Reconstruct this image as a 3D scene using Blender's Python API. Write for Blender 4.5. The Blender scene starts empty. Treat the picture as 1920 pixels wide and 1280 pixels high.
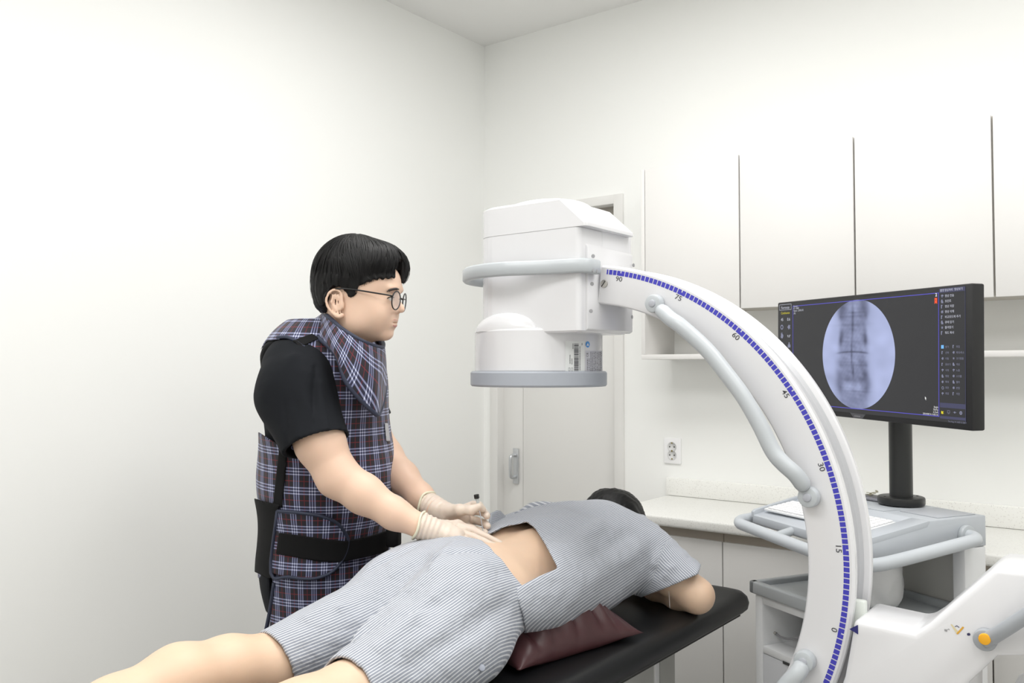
import bpy, bmesh, math, random
import numpy as np
from mathutils import Vector, Matrix

SC = bpy.context.scene
COL = SC.collection
rnd = random.Random(7)

# ------------------------------------------------------------------ camera
FPX, YAW, PIT = 1613.98, 0.654376, 0.0322886        # focal length in pixels of a 1920 px wide frame
CAM = np.array([2.538, -3.095, 1.352])
FW = np.array([-math.sin(YAW)*math.cos(PIT), math.cos(YAW)*math.cos(PIT), math.sin(PIT)])
RT = np.array([math.cos(YAW), math.sin(YAW), 0.0])
UP = np.cross(RT, FW)
cd = bpy.data.cameras.new('camera'); cam = bpy.data.objects.new('camera', cd); COL.objects.link(cam)
cd.sensor_width = 36.0; cd.lens = 36.0*FPX/1920.0; cd.clip_start = 0.02
cam.matrix_world = Matrix(((RT[0], UP[0], -FW[0], CAM[0]), (RT[1], UP[1], -FW[1], CAM[1]), (RT[2], UP[2], -FW[2], CAM[2]), (0, 0, 0, 1)))
SC.camera = cam

# ------------------------------------------------------------------ light
w = bpy.data.worlds.new('world'); SC.world = w; w.use_nodes = True
w.node_tree.nodes['Background'].inputs[0].default_value = (0.95, 0.97, 1.0, 1)
w.node_tree.nodes['Background'].inputs[1].default_value = 0.5
def area(name, loc, sx, sy, power, rot=(0, 0, 0), col=(1, 0.99, 0.975)):
    l = bpy.data.lights.new(name, 'AREA'); l.shape = 'RECTANGLE'; l.size = sx; l.size_y = sy
    l.energy = power; l.color = col
    o = bpy.data.objects.new(name, l); COL.objects.link(o); o.location = loc; o.rotation_euler = rot
    return o
HC = 2.867
for i, (x, y, p) in enumerate(((1.25, -1.35, 10.5), (1.25, -3.0, 12), (2.6, -1.35, 9.5), (2.6, -3.0, 7.5), (3.7, -2.2, 5))):
    area('ceiling_lamp', (x, y, HC-0.03), 0.9, 0.9, p*1.72)
SC.view_settings.view_transform = 'Standard'; SC.view_settings.look = 'None'
SC.view_settings.gamma = 1.0; SC.view_settings.use_curve_mapping = False
SC.view_settings.exposure = 0.10
SC.cycles.use_denoising = True
SC.cycles.max_bounces = 10; SC.cycles.diffuse_bounces = 6; SC.cycles.sample_clamp_indirect = 6

# ------------------------------------------------------------------ measuring helpers (a point on a real plane)
def ray(px, py): return FW + RT*((px-960)/FPX) + UP*((640-py)/FPX)
def onX(px, py, X): d = ray(px, py); return CAM + d*(X-CAM[0])/d[0]
def onY(px, py, Y): d = ray(px, py); return CAM + d*(Y-CAM[1])/d[1]
def onZ(px, py, Z): d = ray(px, py); return CAM + d*(Z-CAM[2])/d[2]
def onP(px, py, p0, n):
    d = ray(px, py); n = np.asarray(n, float); return CAM + d*((np.asarray(p0)-CAM)@n)/(d@n)
def atT(px, py, t): return CAM + ray(px, py)*t

# ------------------------------------------------------------------ materials
MATS = {}
def lin(c): return tuple((v/12.92 if v <= 0.04045 else ((v+0.055)/1.055)**2.4) for v in c)
def mat(name, rgb, rough=0.5, metal=0.0, bump=0.0, bscale=60.0, var=0.0, vscale=5.0, spec=0.5, coat=0.0, sss=0.0, emit=None, estr=1.0, alpha=1.0, trans=0.0, sheen=0.0, bdist=0.002):
    if name in MATS: return MATS[name]
    m = bpy.data.materials.new(name); m.use_nodes = True; MATS[name] = m
    nt = m.node_tree; b = nt.nodes['Principled BSDF']; L = nt.links
    c = lin(rgb)
    b.inputs['Base Color'].default_value = (*c, 1); b.inputs['Roughness'].default_value = rough
    b.inputs['Metallic'].default_value = metal; b.inputs['Specular IOR Level'].default_value = spec
    b.inputs['Coat Weight'].default_value = coat; b.inputs['Coat Roughness'].default_value = 0.15
    b.inputs['Sheen Weight'].default_value = sheen
    if sss: b.inputs['Subsurface Weight'].default_value = sss; b.inputs['Subsurface Radius'].default_value = (0.01, 0.004, 0.002); b.inputs['Subsurface Scale'].default_value = 1.0
    if trans: b.inputs['Transmission Weight'].default_value = trans
    if alpha < 1: b.inputs['Alpha'].default_value = alpha
    if emit is not None:
        b.inputs['Emission Color'].default_value = (*lin(emit), 1); b.inputs['Emission Strength'].default_value = estr
    tc = nt.nodes.new('ShaderNodeTexCoord')
    if var:
        n = nt.nodes.new('ShaderNodeTexNoise'); n.inputs['Scale'].default_value = vscale; n.inputs['Detail'].default_value = 4
        L.new(tc.outputs['Object'], n.inputs['Vector'])
        mr = nt.nodes.new('ShaderNodeMapRange'); mr.inputs[1].default_value = 0.3; mr.inputs[2].default_value = 0.7
        mr.inputs[3].default_value = 1-var; mr.inputs[4].default_value = 1+var
        L.new(n.outputs['Fac'], mr.inputs[0])
        vm = nt.nodes.new('ShaderNodeVectorMath'); vm.operation = 'SCALE'; vm.inputs[0].default_value = c
        L.new(mr.outputs[0], vm.inputs['Scale']); L.new(vm.outputs[0], b.inputs['Base Color'])
    if bump:
        n = nt.nodes.new('ShaderNodeTexNoise'); n.inputs['Scale'].default_value = bscale; n.inputs['Detail'].default_value = 3
        L.new(tc.outputs['Object'], n.inputs['Vector'])
        bp = nt.nodes.new('ShaderNodeBump'); bp.inputs['Strength'].default_value = bump; bp.inputs['Distance'].default_value = bdist
        L.new(n.outputs['Fac'], bp.inputs['Height']); L.new(bp.outputs[0], b.inputs['Normal'])
    return m
def nd(nt, t, **kw):
    n = nt.nodes.new(t)
    for k, v in kw.items(): setattr(n, k, v)
    return n

# ------------------------------------------------------------------ objects
BASE = {}
def tag(o, label=None, cat=None, group=None, kind=None):
    if label: o['label'] = label
    if cat: o['category'] = cat
    if group: o['group'] = group
    if kind: o['kind'] = kind
    return o
def thing(name, label, cat, loc=(0, 0, 0), group=None, rz=0.0, kind=None):
    o = bpy.data.objects.new(name, None); COL.objects.link(o); o.location = loc; o.rotation_euler = (0, 0, rz)
    o.empty_display_size = 0.1
    BASE[o.name] = (np.array(loc, float), rz)
    return tag(o, label, cat, group, kind)
def root_base(p):
    while p.parent: p = p.parent
    return BASE.get(p.name, (np.zeros(3), 0.0))
def fin(name, me, m=None, parent=None, world=True, smooth=None):
    """link a mesh as one object; world=True: coordinates are world ones and are moved into the thing's frame"""
    o = bpy.data.objects.new(name, me); COL.objects.link(o)
    if m is not None:
        me.materials.clear()
        for q in (m if isinstance(m, (list, tuple)) else [m]): me.materials.append(q)
    if parent is not None:
        o.parent = parent
        if world:
            b, rz = root_base(parent)
            me.transform(Matrix.Rotation(-rz, 4, 'Z') @ Matrix.Translation(-Vector(b)))
    if smooth is not None:
        me.polygons.foreach_set('use_smooth', [smooth]*len(me.polygons))
    return o
def centre(o):
    """move a lone mesh's origin to the middle of its foot"""
    me = o.data; n = len(me.vertices); co = np.empty(n*3); me.vertices.foreach_get('co', co); co = co.reshape(-1, 3)
    c = np.array([(co[:, 0].min()+co[:, 0].max())/2, (co[:, 1].min()+co[:, 1].max())/2, co[:, 2].min()])
    me.transform(Matrix.Translation(-Vector(c))); o.location = c
    BASE[o.name] = (c, 0.0)
    return o
def bm_mesh(bm, name='m', sharp=35):
    me = bpy.data.meshes.new(name)
    bmesh.ops.recalc_face_normals(bm, faces=bm.faces)
    for f in bm.faces: f.smooth = True
    a = math.radians(sharp)
    for e in bm.edges:
        if len(e.link_faces) != 2 or e.calc_face_angle(0) > a: e.smooth = False
    bm.to_mesh(me); bm.free(); return me
def bevel(bm, r, seg=2, ang=40, edges=None):
    if r <= 0: return
    if edges is None: edges = [e for e in bm.edges if len(e.link_faces) == 2 and e.calc_face_angle(0) > math.radians(ang)]
    bmesh.ops.bevel(bm, geom=edges, offset=r, segments=seg, profile=0.5, affect='EDGES', clamp_overlap=True)
def box_bm(lo, hi, r=0.0, seg=2, bm=None):
    own = bm is None
    b = bmesh.new()
    lo = np.minimum(lo, hi) if False else lo
    g = bmesh.ops.create_cube(b, size=1.0)
    s = [(hi[i]-lo[i]) for i in range(3)]; c = [(hi[i]+lo[i])/2 for i in range(3)]
    for v in b.verts: v.co = Vector((v.co.x*s[0]+c[0], v.co.y*s[1]+c[1], v.co.z*s[2]+c[2]))
    bevel(b, r, seg)
    if own: return b
    join(bm, b); return bm
def join(bm, b):
    me = bpy.data.meshes.new('tmp'); b.to_mesh(me); b.free(); bm.from_mesh(me); bpy.data.meshes.remove(me)
def box(name, lo, hi, m, parent=None, r=0.0, seg=2):
    return fin(name, bm_mesh(box_bm(lo, hi, r, seg), name), m, parent)
def frame_box(name, o, ax, lo, hi, m, parent=None, r=0.0, seg=2):
    """box in a local frame: origin o, axes ax (three unit vectors)"""
    b = box_bm(lo, hi, r, seg); A = np.array(ax)
    for v in b.verts: v.co = Vector(np.asarray(o)+v.co.x*A[0]+v.co.y*A[1]+v.co.z*A[2])
    return fin(name, bm_mesh(b, name), m, parent)
def prism_bm(poly, o, ux, uy, n, depth, r=0.0, seg=2):
    """polygon (2-D list) in the plane o,ux,uy, pushed along n"""
    b = bmesh.new(); ux, uy, n, o = map(np.asarray, (ux, uy, n, o))
    A = [b.verts.new(Vector(o+p[0]*ux+p[1]*uy)) for p in poly]; B = [b.verts.new(Vector(o+p[0]*ux+p[1]*uy+n*depth)) for p in poly]
    b.faces.new(A); b.faces.new(B[::-1])
    for i in range(len(A)): j = (i+1) % len(A); b.faces.new((A[i], B[i], B[j], A[j]))
    bmesh.ops.recalc_face_normals(b, faces=b.faces)
    bevel(b, r, seg)
    return b
def prism(name, poly, o, ux, uy, n, depth, m, parent=None, r=0.0, seg=2):
    return fin(name, bm_mesh(prism_bm(poly, o, ux, uy, n, depth, r, seg), name), m, parent)
def cyl_bm(a, b_, ra, rb=None, seg=32, r=0.0, bm=None):
    rb = ra if rb is None else rb
    a = Vector(a); c = Vector(b_); d = c-a; q = d.to_track_quat('Z', 'Y').to_matrix().to_4x4()
    b = bmesh.new(); bmesh.ops.create_cone(b, cap_ends=True, segments=seg, radius1=ra, radius2=rb, depth=d.length)
    if r: bevel(b, r, 2, 60)
    bmesh.ops.transform(b, matrix=Matrix.Translation((a+c)/2) @ q, verts=b.verts)
    if bm is None: return b
    join(bm, b); return bm
def cyl(name, a, b_, ra, m, parent=None, rb=None, seg=32, r=0.0):
    return fin(name, bm_mesh(cyl_bm(a, b_, ra, rb, seg, r), name), m, parent)
def loft_mesh(rings, closed=True, caps=True, name='loft', extra=None):
    """rings: list of (n,3) arrays"""
    n = len(rings[0]); V = np.concatenate(rings); F = []
    for i in range(len(rings)-1):
        for j in range(n if closed else n-1):
            k = (j+1) % n; F.append((i*n+j, i*n+k, (i+1)*n+k, (i+1)*n+j))
    if caps and closed: F.append(tuple(range(n))[::-1]); F.append(tuple((len(rings)-1)*n+j for j in range(n)))
    me = bpy.data.meshes.new(name); me.from_pydata(V.tolist(), [], F); me.update()
    return me
def smooth_path(pts, n=6, closed=False):
    P = np.asarray(pts, float); m = len(P); out = []
    rng = range(m if closed else m-1)
    for i in rng:
        p1, p2 = P[i], P[(i+1) % m]
        p0 = P[i-1] if (i > 0 or closed) else 2*p1-p2
        p3 = P[(i+2) % m] if (i+2 < m or closed) else 2*p2-p1
        for k in range(n):
            t = k/n; out.append(0.5*((2*p1)+(-p0+p2)*t+(2*p0-5*p1+4*p2-p3)*t*t+(-p0+3*p1-3*p2+p3)*t**3))
    if not closed: out.append(P[-1])
    return np.array(out)
def tube_mesh(path, rad, seg=10, flat=1.0, closed=False, name='tube'):
    P = np.asarray(path, float); m = len(P)
    R = np.full(m, rad, float) if np.isscalar(rad) else np.asarray(rad, float)
    T = np.gradient(P, axis=0)
    if closed: T = np.roll(P, -1, 0)-np.roll(P, 1, 0)
    T /= np.linalg.norm(T, axis=1)[:, None]+1e-12
    u = np.cross(T[0], [0, 0, 1.0]); 
    if np.linalg.norm(u) < 1e-3: u = np.cross(T[0], [1.0, 0, 0])
    u /= np.linalg.norm(u); rings = []
    an = np.linspace(0, 2*math.pi, seg, endpoint=False)
    for i in range(m):
        u = u-T[i]*(u@T[i]); u /= np.linalg.norm(u); v = np.cross(T[i], u)
        rings.append(P[i]+R[i]*(np.cos(an)[:, None]*u*flat+np.sin(an)[:, None]*v))
    if closed: rings.append(rings[0].copy())
    me = loft_mesh(rings, True, not closed, name)
    return me
def tube(name, path, rad, m, parent=None, seg=10, closed=False):
    me = tube_mesh(path, rad, seg, 1.0, closed, name)
    o = fin(name, me, m, parent, smooth=True); return o
def lathe(name, prof, c, m, parent=None, seg=64, axis=None):
    """prof: (r,z) pairs about a vertical axis through c"""
    an = np.linspace(0, 2*math.pi, seg, endpoint=False); rings = []
    for r_, z_ in prof: rings.append(np.stack([c[0]+r_*np.cos(an), c[1]+r_*np.sin(an), np.full(seg, c[2]+z_)], -1))
    me = loft_mesh(rings, True, True, name)
    b = bmesh.new(); b.from_mesh(me); bpy.data.meshes.remove(me)
    return fin(name, bm_mesh(b, name, 30), m, parent)
def merge_meshes(ms):
    b = bmesh.new()
    for q in ms: b.from_mesh(q); bpy.data.meshes.remove(q)
    me = bpy.data.meshes.new('merged'); b.to_mesh(me); b.free(); return me
def text_mesh(s, size, o, ux, uy, align='CENTER', thick=0.0003, bold=0.0):
    cu = bpy.data.curves.new('t', 'FONT'); cu.body = s; cu.size = size; cu.align_x = align; cu.align_y = 'CENTER'
    cu.offset = bold; cu.resolution_u = 3
    ob = bpy.data.objects.new('t', cu); COL.objects.link(ob)
    bpy.context.view_layer.update()
    me = bpy.data.meshes.new_from_object(ob.evaluated_get(bpy.context.evaluated_depsgraph_get()))
    bpy.data.objects.remove(ob); bpy.data.curves.remove(cu)
    ux, uy, o = map(lambda q: np.asarray(q, float), (ux, uy, o)); n = np.cross(ux, uy)
    M = Matrix(((ux[0], uy[0], n[0], o[0]), (ux[1], uy[1], n[1], o[1]), (ux[2], uy[2], n[2], o[2]), (0, 0, 0, 1)))
    me.transform(M); return me
# ================================================================== the setting
M_wall = mat('wall_paint', (0.955, 0.958, 0.95), 0.75, bump=0.05, bscale=300)
M_ceil = mat('ceiling_paint', (0.93, 0.93, 0.925), 0.8, bump=0.04, bscale=200)
M_floor = mat('vinyl_floor', (0.71, 0.70, 0.685), 0.4, var=0.08, vscale=3)
M_lam = mat('warm_white_laminate', (0.885, 0.880, 0.872), 0.45, bump=0.03, bscale=400)
M_lamin = mat('laminate_inner', (0.80, 0.785, 0.75), 0.55)
M_door = mat('door_paint', (0.885, 0.882, 0.872), 0.5, bump=0.03, bscale=250)
M_dark = mat('dark_gap', (0.25, 0.24, 0.23), 0.8)
M_alu = mat('brushed_aluminium', (0.80, 0.81, 0.82), 0.35, metal=0.7)
def speckle(name, base):
    m = mat(name, base, 0.35); nt = m.node_tree; L = nt.links; b = nt.nodes['Principled BSDF']
    tc = nd(nt, 'ShaderNodeTexCoord'); v = nd(nt, 'ShaderNodeTexVoronoi'); v.inputs['Scale'].default_value = 420
    L.new(tc.outputs['Object'], v.inputs['Vector'])
    g = nd(nt, 'ShaderNodeMath', operation='GREATER_THAN'); g.inputs[1].default_value = 0.93
    sp = nd(nt, 'ShaderNodeSeparateColor'); L.new(v.outputs['Color'], sp.inputs[0]); L.new(sp.outputs[0], g.inputs[0])
    mx = nd(nt, 'ShaderNodeMix', data_type='RGBA'); L.new(g.outputs[0], mx.inputs[0])
    mx.inputs[6].default_value = (*lin(base), 1); mx.inputs[7].default_value = (*lin((0.86, 0.855, 0.84)), 1)
    L.new(mx.outputs[2], b.inputs['Base Color']); return m
M_stone = speckle('speckled_white_stone', (0.93, 0.93, 0.915))
RX, RY = 4.4, -4.4
tag(box('floor', (-0.12, RY-0.12, -0.1), (RX+0.12, 0.12, 0), M_floor), kind='structure')
tag(box('ceiling', (-0.12, RY-0.12, HC), (RX+0.12, 0.12, HC+0.1), M_ceil), kind='structure')
tag(box('wall_left', (-0.12, RY, 0), (0, 0, HC), M_wall), kind='structure')
tag(box('wall_right', (RX, RY, 0), (RX+0.12, 0, HC), M_wall), kind='structure')
tag(box('wall_front', (-0.12, RY-0.12, 0), (RX+0.12, RY, HC), M_wall), kind='structure')
# back wall with the door opening
DX0, DX1, DZ = 0.085, 0.708, 2.045
bm = box_bm((-0.12, 0, 0), (DX0, 0.12, HC)); box_bm((DX1, 0, 0), (RX+0.12, 0.12, HC), bm=bm); box_bm((DX0, 0, DZ), (DX1, 0.12, HC), bm=bm)
tag(fin('wall_back', bm_mesh(bm), M_wall), kind='structure')
# door frame + door
dr = thing('door_1', None, None, (0.40, 0.05, 0), kind='structure')
bm = box_bm((DX0-0.04, -0.012, 0), (DX0+0.004, 0.11, DZ+0.035), 0.003); box_bm((DX1-0.004, -0.012, 0), (DX1+0.04, 0.11, DZ+0.035), 0.003, bm=bm)
box_bm((DX0, -0.012, DZ-0.004), (DX1, 0.11, DZ+0.035), 0.003, bm=bm)
fin('door_frame', bm_mesh(bm), M_door, dr)
box('transom_panel', (DX0, 0.045, 1.965), (DX1, 0.06, DZ), mat('transom_dark', (0.62, 0.60, 0.57), 0.6), dr)
box('door_stile', (DX0, 0.035, 0), (0.20, 0.075, 2.0), M_door, dr, 0.002)
lf = box('door_leaf', (0.206, 0.028, 0.005), (DX1-0.002, 0.07, 2.0), M_door, dr, 0.002)
hz0, hz1 = 1.02, 1.30
hp0 = onY(966, 906, 0.028); hp1 = onY(966, 840, 0.028); hx = hp0[0]+0.004; z0, z1 = hp0[2], hp1[2]
plate = box('handle_plate', (hx-0.014, 0.024, z0), (hx+0.016, 0.029, z1), M_alu, lf, 0.001)
tube('door_pull', smooth_path([(hx, 0.026, z0+0.03), (hx, -0.005, z0+0.032), (hx, -0.012, z0+0.05), (hx, -0.012, z1-0.05), (hx, -0.005, z1-0.032), (hx, 0.026, z1-0.03)], 5), 0.008, M_alu, lf, 12)

# ------------------------------------------------------------------ upper cabinets
UYF = -0.24
xs = [0.975, 1.348, 1.735, 2.129, 2.53, 2.93]
zt_, zb_ = 2.103, 1.568
zsh = onY(1300, 673, -0.22)[2]
box_gap = 0.003
rk = tag(box('shelf_board', (0.959, -0.24, zsh), (2.93, 0.0, zsh+0.018), M_lam, None, 0.001), 'long pale shelf board running under the wall cabinets above the socket', 'shelf'); centre(rk)
t = thing('cabinet_side_panel', 'thin pale end panel closing the left end of the wall cabinets and open niche', 'panel', (0.967, -0.12, zsh))
box('board', (0.959, UYF, zsh+0.0185), (0.975-0.0005, 0.0, zt_), M_lam, t, 0.001)
labels = ['wall cabinet farthest left, its door directly right of the thin end panel', 'wall cabinet with its door second from the left, above the machine arc', 'wall cabinet whose door stands right above the black monitor', 'wall cabinet cut off by the right edge of the picture', 'wall cabinet beyond the right edge of the picture']
for i in range(5):
    a, b = xs[i], xs[i+1]
    c = thing('wall_cabinet', 'pale laminate '+labels[i], 'cabinet', ((a+b)/2, -0.12, zb_), 'wall cabinets over the counter')
    bm = box_bm((a+0.0005, UYF+0.02, zb_+0.002), (a+0.016, 0, zt_)); box_bm((b-0.016, UYF+0.02, zb_+0.002), (b-0.0005, 0, zt_), bm=bm)
    box_bm((a+0.016, UYF+0.02, zb_+0.002), (b-0.016, 0, zb_+0.018), bm=bm); box_bm((a+0.016, UYF+0.02, zt_-0.016), (b-0.016, 0, zt_), bm=bm)
    box_bm((a+0.016, -0.006, zb_+0.018), (b-0.016, 0, zt_-0.016), bm=bm)
    fin('carcass', bm_mesh(bm), M_lamin, c)
    g = 0.0025 if i != 2 else 0.003
    box('door', (a+g, UYF, zb_-0.004), (b-g, UYF+0.018, zt_), M_lam, c, 0.0012)
# ------------------------------------------------------------------ base cabinets + counter
CT = 0.857; CF = -0.465; cx0 = 0.944
ct = thing('countertop', 'long speckled white stone worktop with a low splashback along the wall', 'worktop', (2.0, -0.25, CT-0.045))
box('slab', (cx0, CF, CT-0.035), (3.9, -0.0, CT), M_stone, ct, 0.008, 3)
box('splashback', (cx0, -0.022, CT+0.0005), (3.9, 0, onY(1300, 899, -0.022)[2]), M_stone, ct, 0.004)
FY = CF+0.03
def seamx(px, py): return onY(px, py, FY)[0]
s1 = seamx(1355, 1100); s2 = seamx(1862, 1250)
step = (s2-s1)/2
edges = [s1-step, s1, s1+step, s2, s2+step, s2+2*step]
bl = ['left of the exam table head, behind the patient', 'standing just left of the wheeled cart', 'mostly hidden behind the wheeled cart', 'seen under the raised arm of the imaging machine', 'beyond the right edge of the picture']
print('base seams', s1, s2, step)
for i in range(5):
    a, b = edges[i], edges[i+1]
    c = thing('base_cabinet', 'pale laminate base cabinet under the worktop, '+bl[i], 'cabinet', ((a+b)/2, -0.22, 0), 'base cabinets under the worktop')
    bm = box_bm((a+0.001, FY+0.019, 0.08), (a+0.017, -0.01, CT-0.036)); box_bm((b-0.017, FY+0.019, 0.08), (b-0.001, -0.01, CT-0.036), bm=bm)
    box_bm((a+0.017, FY+0.019, 0.08), (b-0.017, -0.01, 0.096), bm=bm); box_bm((a+0.017, -0.02, 0.096), (b-0.017, -0.01, CT-0.036), bm=bm)
    box_bm((a+0.017, FY+0.03, CT-0.09), (b-0.017, FY+0.05, CT-0.036), bm=bm); box_bm((a+0.001, FY+0.06, 0), (b-0.001, FY+0.075, 0.08), bm=bm)
    fin('carcass', bm_mesh(bm), mat('cabinet_inner_taupe', (0.66, 0.62, 0.57), 0.6), c)
    box('finger_rail', (a+0.001, FY+0.012, CT-0.08), (b-0.001, FY+0.018, CT-0.0355), mat('finger_rail_taupe', (0.70, 0.665, 0.62), 0.5), c)
    box('door', (a+0.002, FY, 0.10), (b-0.002, FY+0.018, CT-0.068), M_lam, c, 0.0012)
# ------------------------------------------------------------------ socket
a = onY(1246, 820, 0); b = onY(1278, 870, 0)
M_plast = mat('white_plastic', (0.95, 0.95, 0.955), 0.3)
so = thing('wall_socket', 'white double power socket on the wall above the splashback', 'socket', ((a[0]+b[0])/2, -0.004, b[2]))
box('cover_plate', (a[0], -0.008, b[2]), (b[0], 0, a[2]), M_plast, so, 0.003)
cxs = (a[0]+b[0])/2
for zc in (a[2]-(a[2]-b[2])*0.34, a[2]-(a[2]-b[2])*0.66):
    prof = [(0.0195, 0.0), (0.0195, 0.0015), (0.0175, 0.0015), (0.0165, -0.0015), (0.001, -0.0015)]
    an = np.linspace(0, 2*math.pi, 32, endpoint=False)
    rings = [np.stack([cxs+r_*np.cos(an), np.full(32, -0.0085-z_), zc+r_*np.sin(an)], -1) for r_, z_ in prof]
    so_ = fin('socket_well', loft_mesh(rings), mat('socket_grey', (0.84, 0.84, 0.84), 0.5), so, smooth=True)
    for dx in (-0.0095, 0.0095):
        cyl('pin_hole', (cxs+dx, -0.0098, zc), (cxs+dx, -0.0072, zc), 0.0026, M_dark, so_, seg=10)
    for dz in (-0.015, 0.015):
        cyl('earth_clip', (cxs, -0.0105, zc+dz), (cxs, -0.0075, zc+dz), 0.003, mat('brass', (0.6, 0.55, 0.35), 0.4, metal=0.8), so_, seg=10)

# ================================================================== treatment table
TZ = 0.71; TXR, TXL, TYE, TYF = 1.552, 0.952, -0.645, -2.96
M_vinyl = mat('black_vinyl', (0.072, 0.075, 0.082), 0.42, bump=0.12, bscale=900, spec=0.4, bdist=0.0005)
tb = thing('treatment_table', 'long black vinyl treatment table on pale grey metal posts', 'table', ((TXL+TXR)/2, (TYE+TYF)/2, 0))
pts = []
R_ = 0.045
for (cx_, cy_, a0) in ((TXR-R_, TYE-R_, 0), (TXL+R_, TYE-R_, 90), (TXL+R_, TYF+R_, 180), (TXR-R_, TYF+R_, 270)):
    for k in range(7): an_ = math.radians(a0+k*15); pts.append((cx_+R_*math.cos(an_), cy_+R_*math.sin(an_)))
poly = np.array(pts); cen = poly.mean(0)
def inset(d):
    q = poly.copy(); q[:, 0] = np.clip(q[:, 0], TXL+d, TXR-d); q[:, 1] = np.clip(q[:, 1], TYF+d, TYE-d)
    s = np.array([(TXR-TXL-2*d)/(TXR-TXL), (TYE-TYF-2*d)/(TYE-TYF)]); return cen+(poly-cen)*s
rings = []
for d, z in ((0.03, TZ-0.062), (0.012, TZ-0.061), (0.003, TZ-0.052), (0.0, TZ-0.035), (0.004, TZ-0.018), (0.014, TZ-0.006), (0.03, TZ-0.001), (0.06, TZ)):
    q = inset(d); rings.append(np.c_[q, np.full(len(q), z)])
fin('cushion', loft_mesh(rings), M_vinyl, tb, smooth=True)
box('under_board', (TXL+0.03, TYF+0.03, TZ-0.078), (TXR-0.03, TYE-0.03, TZ-0.0625), mat('board_black', (0.12, 0.12, 0.12), 0.6), tb)
M_gm = mat('grey_metal_paint', (0.70, 0.70, 0.68), 0.4, metal=0.2); M_gml = mat('light_metal', (0.88, 0.88, 0.88), 0.3, metal=0.3)
for y in (-1.05, -2.3): box('foot', (1.02, y-0.05, 0), (1.50, y+0.03, 0.05), M_gm, tb, 0.004)
def post(px0, px1, m, dx=1.44):
    # a vertical post whose sides show between two picture columns, standing under the near edge
    p = onX(px0, 1270, dx); q = onX(px1, 1270, dx); box('post', (dx-0.05, min(p[1], q[1]), 0.05), (dx, max(p[1], q[1]), TZ-0.079), m, tb, 0.002)
post(1150, 1227, M_gm); post(1229, 1237, M_gml, 1.445); post(1238, 1266, M_gm, 1.42)
box('post', (1.38, -2.36, 0.05), (1.44, -2.2, TZ-0.079), M_gm, tb, 0.002)
box('post', (1.04, -2.36, 0.05), (1.10, -2.2, TZ-0.079), M_gm, tb, 0.002)
# ================================================================== the imaging machine (C-shaped arm)
M_mw = mat('machine_white_gloss', (0.875, 0.875, 0.885), 0.25, coat=0.3, bump=0.015, bscale=500)
M_mg = mat('machine_grey_rubber', (0.655, 0.675, 0.71), 0.45, bump=0.05, bscale=900, bdist=0.0004)
M_hg = mat('handle_pale_grey', (0.72, 0.74, 0.755), 0.32)
M_hc = mat('handle_cap_grey', (0.68, 0.69, 0.72), 0.35)
M_ch = mat('channel_aluminium', (0.74, 0.745, 0.76), 0.4, metal=0.25)
M_blue = mat('scale_blue', (0.25, 0.24, 0.70), 0.5)
M_ink = mat('print_grey', (0.28, 0.28, 0.30), 0.6)
M_steel = mat('screw_steel', (0.72, 0.71, 0.69), 0.3, metal=0.8)
M_hole = mat('hole_grey', (0.62, 0.62, 0.63), 0.6)
AC = np.array([1.417, -1.383, 0.9664])           # centre of the arc, on its front face
ca = thing('mobile_xray_machine', 'white mobile imaging machine whose blue-scaled arc carries the detector over the table', 'medical machine', (2.42, -1.30, 0))
ex, ez, ny = np.array([1., 0, 0]), np.array([0, 0, 1.]), np.array([0, -1., 0])
def arcp(R, deg, y=0.0):
    a = math.radians(deg); return AC+np.array([R*math.cos(a), y, R*math.sin(a)])
sec = [(.545, .002), (.550, 0), (.627, 0), (.632, .004), (.632, .017), (.619, .023), (.613, .034), (.613, .098), (.619, .108), (.629, .112), (.632, .116), (.632, .126), (.628, .130), (.549, .130), (.542, .124), (.542, .006)]
degs = np.linspace(-96, 83.6, 200)
rings = [np.array([arcp(r_, d, y_) for r_, y_ in sec]) for d in degs]
b = bmesh.new(); me = loft_mesh(rings); b.from_mesh(me); bpy.data.meshes.remove(me)
arc = fin('arc', bm_mesh(b, 'arc', 25), M_mw, ca)
rings = [np.array([arcp(r_, d, y_) for r_, y_ in ((.6197, .0235), (.6137, .0345), (.6137, .0975), (.6197, .1075))]) for d in np.linspace(-90, 83, 180)]
fin('arc_channel', loft_mesh(rings, closed=False, caps=False), M_ch, ca, smooth=False)
# blue degree scale: one block a degree, a double one with a notch at each numeral
bm = bmesh.new(); OFF = -11.4
def quad(r0, r1, a0, a1):
    v = []
    n = 2
    for (r_, a_) in ((r0, a0), (r1, a0), (r1, a1), (r0, a1)): v.append(bm.verts.new(Vector(arcp(r_, a_+OFF, -0.0004))))
    bm.faces.new(v)
r0, r1 = .6115, .6225
for base in range(-45, 91, 15):
    quad(r0, r1-.005, base-0.9, base+0.9); quad(r1-.005, r1, base-0.9, base-0.12); quad(r1-.005, r1, base+0.12, base+0.9)
    for k in range(13):
        c_ = base+1.5+k
        if base == 90 and k > 1: break
        quad(r0, r1, c_-0.41, c_+0.41)
quad(r0, r1, 93.15, 93.5)
fin('degree_scale', bm_mesh(bm), M_blue, ca)
for n_ in (0, 15, 30, 45, 60, 75, 90):
    a = math.radians(n_+OFF); ux = np.array([math.sin(a), 0, -math.cos(a)]); uy = np.array([math.cos(a), 0, math.sin(a)])
    fin('scale_numeral', text_mesh(str(n_), .0155, arcp(.6035, n_+OFF+0.2, -0.0006), ux*1.15, uy, bold=.0001), M_ink, ca)
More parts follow.
